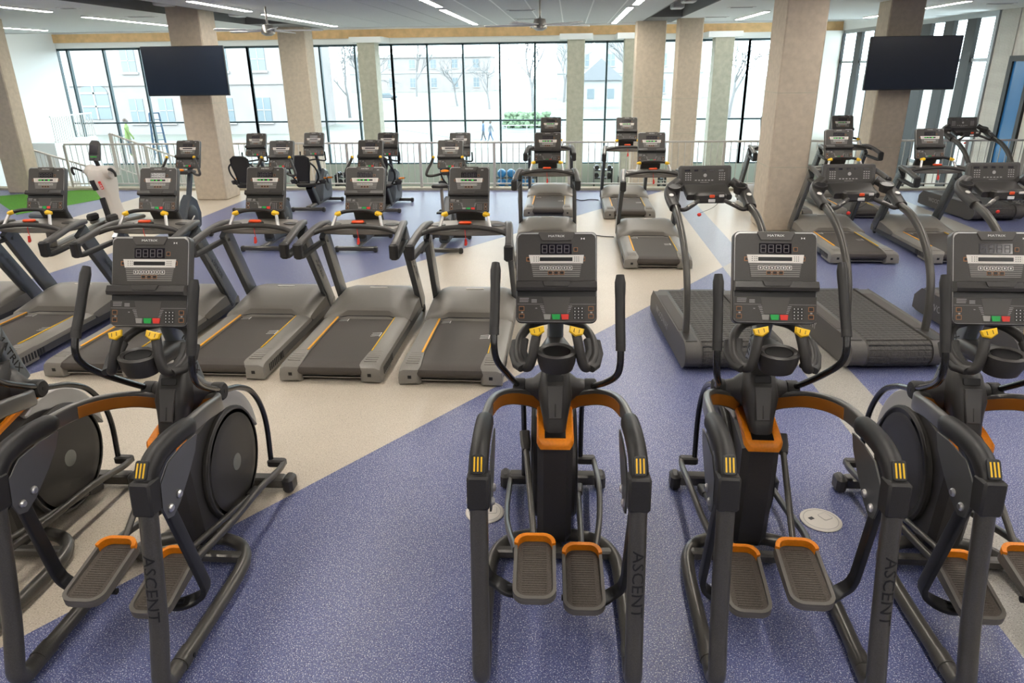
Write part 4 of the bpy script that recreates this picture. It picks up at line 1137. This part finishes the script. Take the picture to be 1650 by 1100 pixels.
def recumbent_bike():
    t = thing('recumbent_bike', 'bike', 'exercise bike')
    console(t, con_frame(0, 1.45), led=False)
    g = G(); g.sweep([(0,.18,.60),(0,.08,.82),(0,-.02,1.02),(0,-.03,1.15)], rsec(.06,.08,.022), (0,1,0)); g.obj('stem', 'bike_body', t)
    g = G(); g.tube(cr([(-.25,-.22,1.10),(-.255,-.22,1.0),(-.24,-.20,.925),(-.12,-.14,.92),(0,-.06,.93),(.12,-.14,.92),(.24,-.20,.925),(.255,-.22,1.0),(.25,-.22,1.10)],4), .015, 10); g.obj('front_handle', 'rubber', t)
    pr = [(-.18,.10),(.46,.07),(.54,.20),(.50,.48),(.36,.66),(.16,.72),(.02,.60),(-.06,.36)]
    g = G(); g.prism(pr, .18, .03, frame((-.09,0,0),(0,1,0),(0,0,1))); b = g.obj('body_shroud', 'bike_body', t)
    for s in (-1, 1):
        g = G(); g.lathe([(.16,0),(.17,.008),(.15,.016),(.05,.02)], 24, frame((s*.088,.24,.42),(0,s,0),(0,0,1))); g.obj('crank_disc', 'plastic', b)
        py, pz = .24-s*.10, .42+s*.12
        g = G(); g.tube([(s*.115,.24,.42),(s*.13,py,pz)], .015, 8); c = g.obj('crank_arm', 'steel', t)
        g = G(); g.rbox(min(s*.14,s*.25), max(s*.14,s*.25), py-.05, py+.05, pz-.015, pz+.015, .006); p = g.obj('pedal', 'rubber', c)
        g = G(); g.rbox(min(s*.15,s*.25), max(s*.15,s*.25), py-.055, py-.045, pz-.012, pz+.02, .003); g.obj('pedal_strap', 'orange', c)
    g = G(); g.rbox(-.05,.05,-.80,.45,.045,.11,.015); g.obj('base_beam', 'frame', t)
    for y in (-.79, .43):
        g = G(); g.rbox(-.32,.32,y-.035,y+.035,.022,.085,.014); st_ = g.obj('stabiliser', 'frame', t)
        for s in (-1, 1):
            g = G(); g.rbox(min(s*.28,s*.345), max(s*.28,s*.345), y-.04,y+.04,.001,.09,.016); g.obj('foot_cap', 'plastic', st_)
    g = G(); g.sweep([(0,-.30,.10),(0,-.45,.28),(0,-.60,.47)], rsec(.13,.16,.03), (0,1,0)); g.obj('seat_support', 'plastic_soft', t)
    g = G()
    g.prism(rrect(.40,.42,.10,5), .075, .025, Matrix.Translation((0,-.62,.48))); g.obj('seat_pad', 'rubber', t)
    Fb = frame((0,-.86,.58),(1,0,0),(0,-.18,.98))
    g = G(); outline = [(-.10,.0),(.10,.0),(.13,.20),(.17,.36),(.165,.47),(.10,.52),(-.10,.52),(-.165,.47),(-.17,.36),(-.13,.20)]
    g.tube([Fb @ Vector((a,b_,0)) for a,b_ in outline], .020, 8, None, True); bk = g.obj('backrest_frame', 'rubber', t)
    g = G(); g.prism([(-.09,.02),(.09,.02),(.12,.20),(.155,.36),(.15,.46),(.09,.505),(-.09,.505),(-.15,.46),(-.155,.36),(-.12,.20)], .02, .004, Fb @ Matrix.Translation((0,0,-.01))); g.obj('backrest_mesh', 'plastic_soft', bk)
    for s in (-1, 1):
        g = G(); g.tube(cr([(s*.15,-.92,.98),(s*.24,-.90,.90),(s*.27,-.82,.78),(s*.25,-.74,.66),(s*.18,-.70,.55)],5), .017, 10); g.obj('side_handle', 'rubber', t)
        g = G(); g.lathe([(.055,-.05),(.075,.0),(.072,.02),(.058,.018),(.05,-.03)], 16, Matrix.Translation((s*.29,-.62,.58))); cp = g.obj('cup_tray', 'plastic', t)
        g = G(); g.sweep([(s*.14,-.62,.52),(s*.27,-.62,.54)], rsec(.08,.04,.012), (0,0,1)); g.obj('tray_arm', 'plastic', t)
        g = G(); g.ball((s*.30,-.50,.62), .022, 8, 6, (1.5,1,.8)); g.obj('release_knob', 'orange', t)
    return t
rb = recumbent_bike()
GR = 'recumbent bikes by the railing'
for i, (x, y, lb) in enumerate([(-5.12,14.5,'recumbent exercise bike with its seat back turned to us, before the column left of centre'),
  (-6.28,14.4,'recumbent exercise bike right of the column with the left television'),
  (-3.58,14.4,'recumbent exercise bike by the railing, third from the left, before the greenish pier'),
  (-2.12,14.3,'recumbent exercise bike by the railing, rightmost of its row')]):
    place(rb, i == 0, (x, y, 0), 0, lb, 'exercise bike', GR)

# ------------------------------------------------------------------ white arm cycle
t = thing('arm_cycle', 'white arm ergometer with dark display and red label beside the green turf', 'exercise machine', (-8.42,12.6,0), radians(-12))
g = G(); g.rbox(-.28,.28,-.35,.45,.02,.09,.02); g.obj('base_plate', 'frame', t)
g = G(); secs = []
for z, x, w, d in ((.08,.02,.14,.17),(.25,.0,.12,.14),(.45,-.03,.115,.13),(.60,-.06,.14,.16),(.75,-.09,.16,.19),(.90,-.12,.155,.20),(.98,-.13,.12,.16)):
    secs.append([(x+a, b_, z) for a, b_ in rrect(w*2, d*2, .06, 3)])
g.loft(secs); col = g.obj('column_body', 'erg_white', t)
for (x0,z0,x1,z1) in ((-.17,.62,-.20,.80),(-.03,.14,-.10,.48)):
    g = G(); g.sweep([(x0+.03,-.16,z0),(x1+.03,-.19 if z0 > .5 else -.145,z1)], rsec(.12,.035,.01), (0,1,0)); g.obj('dark_insert', 'frame_dark', col)
g = G(); g.prism(rrect(.06,.15,.008,2), .006, .001, frame((.03,-.205,.72),(1,0,.25),(-.25,-.10,.95))); lb_ = g.obj('red_label', 'red', col)
g = G(); Fl = frame((.03,-.205,.72),(1,0,.25),(-.25,-.10,.95))
for v0, v1 in ((-.06,-.035),(-.02,.005),(.02,.03)): g.rbox(-.016,.016,v0,v1,.0058,.0075,.0004,Fl)
g.obj('label_marks', 'print_white', lb_, smooth=False)
g = G(); g.ball((-.30,-.02,.93), .13, 18, 12, (1,1,1)); g.sweep([(-.30,-.02,.93),(.12,.02,.93)], [(.115*cos(2*pi*k/16), .115*sin(2*pi*k/16)) for k in range(16)]); g.obj('crank_pod', 'erg_white', t)
for s, x in ((-1,-.44),(1,.16)):
    g = G(); g.tube([(x,-.02,.93),(x+s*.06,-.03,.93)], .035, 12); g.obj('crank_hub', 'chrome', t)
    g = G(); g.tube(cr([(x+s*.05,-.03,.93),(x+s*.07,-.10,.97),(x+s*.075,-.16,1.0)],3), .018, 8); g.obj('crank_arm', 'frame_dark', t)
    g = G(); g.tube(cr([(x+s*.07,-.16,1.0),(x+s*.14,-.17,1.01),(x+s*.18,-.15,.94),(x+s*.17,-.13,.88)],4), .022, 8); g.obj('hand_grip', 'rubber', t)
    g = G(); g.rbox(s*.22-.05,s*.22+.05,-.42,-.18,.09,.22,.03); g.obj('foot_rest', 'rubber', t)
g = G(); g.sweep([(-.13,.0,.96),(-.14,-.02,1.08),(-.15,-.05,1.18)], rsec(.07,.06,.02), (0,1,0)); g.obj('display_neck', 'frame_dark', t)
F = frame((-.15,-.08,1.14),(1,0,0),(0,.28,.96))
g = G(); g.prism([(-.11,0),(.11,0),(.12,.10),(.11,.30),(.06,.36),(-.06,.36),(-.11,.30),(-.12,.10)], .06, .01, F @ Matrix.Translation((0,0,-.06))); dp = g.obj('display', 'shell', t)
g = G(); g.rbox(-.09,.09,.10,.27,0,.003,.001,F); g.obj('display_face', 'window_black', dp)
g = G()
for k, m_ in enumerate(range(5)): g.rbox(-.07+k*.03,-.05+k*.03,.055,.075,0,.004,.001,F)
g.obj('display_keys', 'led_green', dp)
g = G(); g.sweep([(0,-.3,.07),(.40,-1.2,.07),(.75,-2.05,.07)], rsec(.10,.07,.02), (0,0,1)); g.obj('seat_rail', 'frame', t)
g = G(); g.rbox(.62,.88,-2.16,-1.98,.0,.06,.01); g.obj('rear_foot', 'rubber', t)
g = G(); g.sweep([(.75,-2.05,.07),(.75,-2.05,.52)], rsec(.10,.10,.02), (0,1,0)); g.obj('seat_post', 'frame', t)
g = G(); g.prism(rrect(.42,.40,.09,5), .08, .025, Matrix.Translation((.75,-2.02,.52))); g.obj('seat_pad', 'bike_body', t)
g = G(); g.tube(cr([(.90,-2.05,.50),(1.0,-2.15,.50),(1.10,-2.20,.52)],3), .02, 8); g.obj('seat_lever', 'yellow', t)

# ------------------------------------------------------------------ lower level: ball rack and weights by the far wall
t = thing('ball_rack', 'black two-tier rack holding blue exercise balls below the windows', 'rack', (-2.05, 28.5, LOW))
for x in (-.82, .82):
    for y in (-.18, .18):
        G().box(x-.02,x+.02,y-.02,y+.02,0,1.0).obj('rack_post', 'frame_dark', t, smooth=False)
for z in (.28, .62):
    for y in (-.14, .14): G().box(-.82,.82,y-.015,y+.015,z,z+.03).obj('rack_bar', 'frame_dark', t, smooth=False)
bm_ = G().ball((0,0,0), .175, 20, 14).mesh('exercise_ball', 'blue_ball')
for r, z in enumerate((.435, .785)):
    for k in range(4):
        o = bpy.data.objects.new('exercise_ball', bm_); COL.objects.link(o); o.location = (-2.62+.375*k, 28.5, LOW+z+.025)
        tag(o, 'blue exercise ball, %s in the %s row of the rack below the windows' % (('leftmost','second from left','third from left','rightmost')[k], ('lower','upper')[r]), 'ball', 'blue exercise balls')
def weight_rack(x, n, label, h):
    t = thing('weight_rack', label, 'rack', (x, 28.4, LOW), 0, 'weight racks on the lower level')
    w = .24*n
    for z in (h-.42, h-.12): G().box(0, w, -.25, .2, z, z+.04).obj('shelf', 'frame_dark', t, smooth=False)
    for xx in (0, w-.04):
        G().box(xx, xx+.04, -.25, .2, 0, h).obj('side_post', 'frame_dark', t, smooth=False)
    d = G().lathe([(.05,-.16),(.085,-.155),(.085,-.05),(.025,-.045),(.025,.045),(.085,.05),(.085,.155),(.05,.16)], 12, Matrix.Rotation(pi/2,4,'X')).mesh('dumbbell', 'rubber')
    for k in range(n):
        for z in (h-.38, h-.08): obj_shared('dumbbell', d, t, (.12+.24*k, -.02, z+.09))
weight_rack(1.0, 3, 'dark weight rack below the windows seen left of the last-row treadmill', 1.05)
weight_rack(1.95, 9, 'long dark weight rack seen through the railing under the brown column', .72)
weight_rack(-9.3, 2, 'small dark weight rack seen through the railing right of the recumbent bikes', .80)

# ------------------------------------------------------------------ small things on the floor
def floor_plate(x, y, rz, label):
    t = thing('floor_plate', label, 'floor plate', (x, y, 0), rz, 'round floor boxes')
    G().lathe([(.121,.0),(.123,.004),(.118,.008),(.10,.009),(.002,.009)], 32, Matrix.Translation((0,0,.0012))).obj('cover', 'cover_plate', t)
    g = G(); g.lathe([(.103,.0095),(.103,.0104),(.100,.0104),(.100,.0095)], 32, Matrix.Translation((0,0,.0004))); g.obj('rim_groove', 'stripe', t)
    g = G(); g.prism(rrect(.064,.070,.012,4,.045,.01), .0010, 0, Matrix.Translation((0,0,.0101))); g.obj('flap_edge', 'stripe', t)
    g = G(); g.prism(rrect(.058,.064,.010,4,.045,.01), .0016, 0, Matrix.Translation((0,0,.0101))); g.obj('flap', 'cover_plate', t)
    g = G(); g.rbox(-.062,-.030,.02,.045,.0101,.0112,.0003); g.obj('latch', 'frame_dark', t)
floor_plate(-.49, 3.77, .1, 'round pale floor plate beside the middle elliptical trainer')
floor_plate(1.59, 3.81, .5, 'round pale floor plate right of the elliptical trainer beside the middle one')
def cord(pts, label):
    o = G().tube(cr([(x,y,.008) for x,y in pts],6), .008, 6).obj('power_cord', 'rubber'); tag(o, label, 'cord', 'power cords on the floor')
cord([(.18,11.62),(.35,11.75),(.60,11.62),(.77,11.58)], 'thin black power cord on beige floor left of the second-row treadmill')
cord([(.13,15.2),(.30,15.0),(.48,15.12),(.65,15.05)], 'thin black power cord by the railing between two last-row treadmills')

# ------------------------------------------------------------------ outside: winter campus
GZ = -3.6
G().box(-160, 160, 37.5, 420, GZ-.5, GZ).obj('ground_outside', 'lawn', smooth=False, kind='structure')
G().box(-60, 60, YF+.35, 34.0, -1.9, -1.15).obj('terrace_outside', 'path', smooth=False, kind='structure')
G().add([(-60,34,-1.15),(60,34,-1.15),(60,38,GZ+.01),(-60,38,GZ+.01),(-60,34,GZ),(60,34,GZ)], [(0,1,2,3),(0,4,5,1)]).obj('slope_outside', 'lawn', smooth=False, kind='structure')
def og(name, pts, material, z):
    G().add([(x,y,GZ+z) for x,y in pts], [tuple(range(len(pts)))]).obj(name, material, smooth=False, kind='structure')
og('path_outside', [(-40,62),(20,58),(20,63),(-40,68)], 'path', .02)
og('path_outside', [(-26,90),(-10,68),(-6,68),(-18,92)], 'path', .025)
og('lawn_shade_outside', [(-12,76),(14,72),(16,120),(-6,118)], 'lawn_shade', .015)  # shade on the lawn painted as darker flat patches
og('lawn_shade_outside', [(-60,120),(-16,128),(-16,150),(-60,150)], 'lawn_shade', .015)

def building(label, x0, x1, y, h, cols, arched, mt='brick_wall', name='campus_building'):
    t = thing(name, label, 'building', (0, y, GZ))
    G().box(x0, x1, 0, 14, 0, h).obj('wall', mt, t, smooth=False)
    G().box(x0-.2, x1+.2, -.35, 14.2, h, h+.8).obj('cornice', 'stone_trim', t, smooth=False)
    G().box(x0-.05, x1+.05, -.15, 0, 4.9, 5.3).obj('band_course', 'stone_trim', t, smooth=False)
    n = len(cols)
    for k, xc in enumerate(cols):
        if arched and k == 0:
            w, z0, z1 = 1.5, 1.6, 4.2
            pts = [(w*cos(radians(a)), z1+ .9*sin(radians(a))) for a in range(0,181,20)] + [(-w,z0),(w,z0)]
            Mx = frame((xc,-.02,0),(1,0,0),(0,0,1))
            wn = G().prism(pts, .05, 0, Mx).obj('window', 'far_glass', t, smooth=False)
            g = G(); g.box(xc-.09,xc+.09,-.14,-.05,z0,z1+.9); g.box(xc-w,xc+w,-.14,-.05,z1-.1,z1+.1); g.box(xc-w,xc+w,-.14,-.05,z0+1.2,z0+1.35); g.obj('window_bars', 'stone_trim', wn, smooth=False)
        else:
            for z0, z1 in ((1.2,3.6),(6.2,8.4),(9.6,11.6)):
                if z1 > h: continue
                wn = G().box(xc-.75,xc+.75,-.06,.02,z0,z1).obj('window', 'far_glass', t, smooth=False)
                g = G(); g.box(xc-.9,xc+.9,-.16,-.02,z0-.2,z0); g.box(xc-.04,xc+.04,-.10,-.05,z0,z1); g.box(xc-.75,xc+.75,-.10,-.05,(z0+z1)/2-.04,(z0+z1)/2+.04); g.obj('window_sill', 'stone_trim', wn, smooth=False)
    return t
building('pale brick campus building with arched window, outside behind the left television', -60, -28.5, 75, 14, [-49.6,-45.2,-42.0,-38.5,-35.5,-31.5], True)
building('distant white campus building outside, seen past the bare trees at right', -2.5, 26, 150, 11, [3,8,13,18,23], False, 'pale_house')
building('distant pale campus building behind the bare trees at centre', -62, -22, 210, 9, [-56,-50,-44,-38,-32,-26], False, 'brick_wall')
t = thing('house', 'small white gabled house outside, right of the middle pier', 'house', (1.5, 122, GZ))
G().box(0,7,0,8,0,4.2).obj('wall', 'pale_house', t, smooth=False)
G().prism([(-.4,4.1),(7.4,4.1),(3.5,7.4)], 8.6, 0, frame((0,8.3,0),(1,0,0),(0,0,1))).obj('roof', 'roof', t, smooth=False)
for x in (1.4, 4.6): G().box(x,x+1.1,-.05,.02,1.3,2.8).obj('window', 'far_glass', t, smooth=False)
def tree_mesh(seed, H, spread):
    rnd = random.Random(seed); tr = G(); br = G()
    def grow(p, d, L, r, lev):
        n = 3; pts = [p]; q = p.copy(); dd = d.copy()
        for k in range(n):
            dd = (dd + Vector((rnd.uniform(-.18,.18), rnd.uniform(-.18,.18), rnd.uniform(-.02,.12)))).normalized(); q = q + dd*(L/n); pts.append(q.copy())
        (tr if lev == 0 else br).tube(pts, r, 6 if lev < 2 else 4, [1-.4*k/n for k in range(n+1)])
        if lev >= 4: return
        m = (4,4,3,3)[lev]
        for k in range(m):
            a = rnd.uniform(0, 2*pi); tilt = rnd.uniform(.35,.8)*spread
            o = dd.orthogonal().normalized(); o.rotate(Matrix.Rotation(a, 3, dd))
            nd = (dd*cos(tilt) + o*sin(tilt)).normalized()
            grow(pts[-1] if k < m-1 else pts[-2], nd, L*rnd.uniform(.58,.8), r*.55, lev+1)
    grow(Vector((0,0,0)), Vector((0,0,1)), H*.30, H*.016, 0)
    return tr.mesh('trunk', 'bark'), br.mesh('branches', 'bark')
TREES = [tree_mesh(3, 13, 1.0), tree_mesh(11, 14, .8), tree_mesh(23, 11, 1.15)]
for k, (x, y, m_, s, lb) in enumerate([(-5.2,110,0,1.25,'large bare tree outside with wide crown, left of the middle pier'),
  (-12.6,118,2,1.0,'small forked bare tree outside on the lawn left of the walkers'),
  (-19.4,129,2,1.05,'bare tree outside on the lawn, near the third window mullion right of the pier'),
  (-36,175,1,1.3,'tall V-shaped bare tree outside far behind the lawn'),
  (-24.5,88,0,1.0,'bare tree outside in the narrow window left of the greenish pier'),
  (-30,100,1,1.0,'slim bare tree outside beside the narrow window tree'),
  (8.5,105,1,1.1,'bare tree outside between the middle pier and the brown column'),
  (-1.0,140,0,1.2,'bare tree far outside beside the small white house'),
  (20,95,2,1.3,'bare tree outside seen in the window left of the widest column')]):
    t = thing('bare_tree', lb, 'tree', (x, y, GZ), k*1.3, 'bare winter trees')
    t.scale = (s,s,s)
    obj_shared('trunk', TREES[m_][0], t); obj_shared('branches', TREES[m_][1], t)
# hedge of small leaf clumps
hg = G(); rnd = random.Random(5)
for k in range(220):
    x, y, z = rnd.uniform(-7,-2.2), rnd.uniform(-.8,.8), rnd.uniform(.1,1.5); r = rnd.uniform(.18,.38)
    hg.ball((x,y,z), r, 6, 4)
o = hg.obj('hedge', 'hedge'); o.location = (0,81,GZ); tag(o, 'low green clipped hedge outside behind the lower window panes', 'hedge'); o['kind'] = 'stuff'
t = thing('outdoor_railing', 'white low railing along the walk outside behind the walkers', 'railing', (0, 70.5, GZ))
G().box(-12,14,-.04,.04,1.0,1.08).obj('top_rail', 'pale_house', t, smooth=False)
p = G().box(-.04,.04,-.04,.04,0,1.0).mesh('post', 'pale_house', False)
for k in range(14): obj_shared('post', p, t, (-11.8+1.95*k,0,0))
t = thing('car', 'small parked car far outside behind the lawn', 'car', (-39, 158, GZ), .1)
g = G(); g.prism([(-2.1,.35),(2.1,.35),(2.15,.8),(1.3,.95),(.8,1.45),(-1.0,1.45),(-1.6,.95),(-2.15,.85)], 1.7, .08, frame((0,.85,0),(1,0,0),(0,0,1))); g.obj('body', 'cloth_light', t)
g = G(); g.prism([(-1.35,.97),(1.1,.97),(.7,1.38),(-.95,1.38)], 1.74, .02, frame((0,.87,0),(1,0,0),(0,0,1))); g.obj('windows', 'far_glass', t)
for x in (-1.35, 1.35):
    for y in (-.78, .78):
        g = G(); g.lathe([(.2,-.1),(.33,-.08),(.33,.08),(.2,.1)], 14, frame((x,y,.33),(1,0,0),(0,0,1))); g.obj('wheel', 'rubber', t)

def person(label, loc, rz, top, legs, stride, arm_swing, h=1.75):
    t = thing('person', label, 'person', loc, rz)
    k = h/1.75
    def body(name, chains, material):
        me = bpy.data.meshes.new(name); vs = []; es = []; rad = []
        def vid(p, r):
            for i, q in enumerate(vs):
                if (Vector(q)-Vector(p)).length < 1e-4: return i
            vs.append(p); rad.append(r); return len(vs)-1
        for ch in chains:
            prev = None
            for p, r in ch:
                i = vid(p, r)
                if prev is not None: es.append((prev, i))
                prev = i
        me.from_pydata([tuple(c*k for c in v) for v in vs], es, []); me.materials.append(MATS[material])
        o = bpy.data.objects.new(name, me); COL.objects.link(o); adopt(o, t)
        md = o.modifiers.new('skin', 'SKIN'); md.use_smooth_shade = True
        for i, r in enumerate(rad): me.skin_vertices[0].data[i].radius = (r[0]*k, r[1]*k) if isinstance(r, tuple) else (r*k, r*k)
        me.skin_vertices[0].data[0].use_root = True
        sb = o.modifiers.new('subdiv', 'SUBSURF'); sb.levels = 1; sb.render_levels = 1
        return o
    P = (0,0,.93)
    s = stride; a = arm_swing
    body('body', [[(P,(.15,.11)),((0,.0,1.12),(.14,.10)),((0,0,1.34),(.17,.115)),((0,0,1.47),.075),((0,.01,1.55),.055)],
                  [((0,0,1.34),(.17,.115)),((.20,0,1.40),.06),((.25,a*.5,1.16),.045),((.24,a,.94),.036),((.235,a*1.1,.84),.036)],
                  [((0,0,1.34),(.17,.115)),((-.20,0,1.40),.06),((-.25,-a*.5,1.16),.045),((-.24,-a*.6,.94),.036),((-.235,-a*.7,.84),.036)],
                  [(P,(.15,.11)),((.09,s*.1,.86),.095),((.10,s*.5,.49),.065),((.10,s*.75,.10),.045),((.10,s*.75+.12,.04),.038)],
                  [(P,(.15,.11)),((-.09,-s*.1,.86),.095),((-.10,-s*.35,.49),.065),((-.10,-s*.9,.12),.045),((-.10,-s*.9+.12,.05),.038)]], top)
    body('trousers', [[((0,0,.95),(.155,.115)),((0,0,.90),(.155,.115))],[((0,0,.90),(.155,.115)),((.09,s*.1,.85),.102),((.10,s*.5,.49),.074),((.10,s*.73,.13),.055)],
                      [((0,0,.90),(.155,.115)),((-.09,-s*.1,.85),.102),((-.10,-s*.35,.49),.074),((-.10,-s*.87,.15),.055)]], legs)
    g = G(); g.ball((0,.015*k,1.645*k), .10*k, 14, 10, (.82,.95,1.18)); g.ball((0,.11*k,1.63*k), .02*k, 6, 5, (.8,1,1.2)); g.ball((.083*k,.01*k,1.64*k), .022*k, 6, 5, (.4,1,1.3)); g.ball((-.083*k,.01*k,1.64*k), .022*k, 6, 5, (.4,1,1.3)); g.obj('head', 'skin', t)
    g = G(); g.ball((0,-.012*k,1.675*k), .103*k, 14, 10, (.86,.95,1.0)); g.obj('hair', 'hair', t)
    return t
person('person in blue jacket walking on the path outside, left of a pair', (-7.7,66.3,GZ), radians(80), 'cloth_blue', 'cloth_dark', .28, .18)
person('person in light jacket walking on the path outside, right of a pair', (-7.0,65.8,GZ), radians(80), 'cloth_light', 'cloth_blue', .30, -.18)
w_ = person('worker in yellow-green vest standing outside the glass at the far left', (-20.6,33.0,-1.15), radians(-70), 'hivis', 'cloth_dark', .05, .25)
t = thing('step_ladder', 'blue step ladder standing outside beside the worker at far left', 'ladder', (-18.9,32.6,-1.15), .5)
for s in (-1, 1):
    for q in (-1, 1): G().sweep([(s*.30,q*.55,0),(s*.20,q*.08,2.0)], rsec(.07,.03,.005), (0,1,0)).obj('ladder_rail', 'ladder_blue', t)
for k in range(6): G().rbox(-.28+.015*k,.28-.015*k,-.50+.07*k-.04,-.50+.07*k+.05,.28+.29*k,.31+.29*k,.005).obj('rung', 'ladder_blue', t, smooth=False)
G().rbox(-.22,.22,-.12,.12,2.0,2.05,.01).obj('top_cap', 'ladder_blue', t, smooth=False)
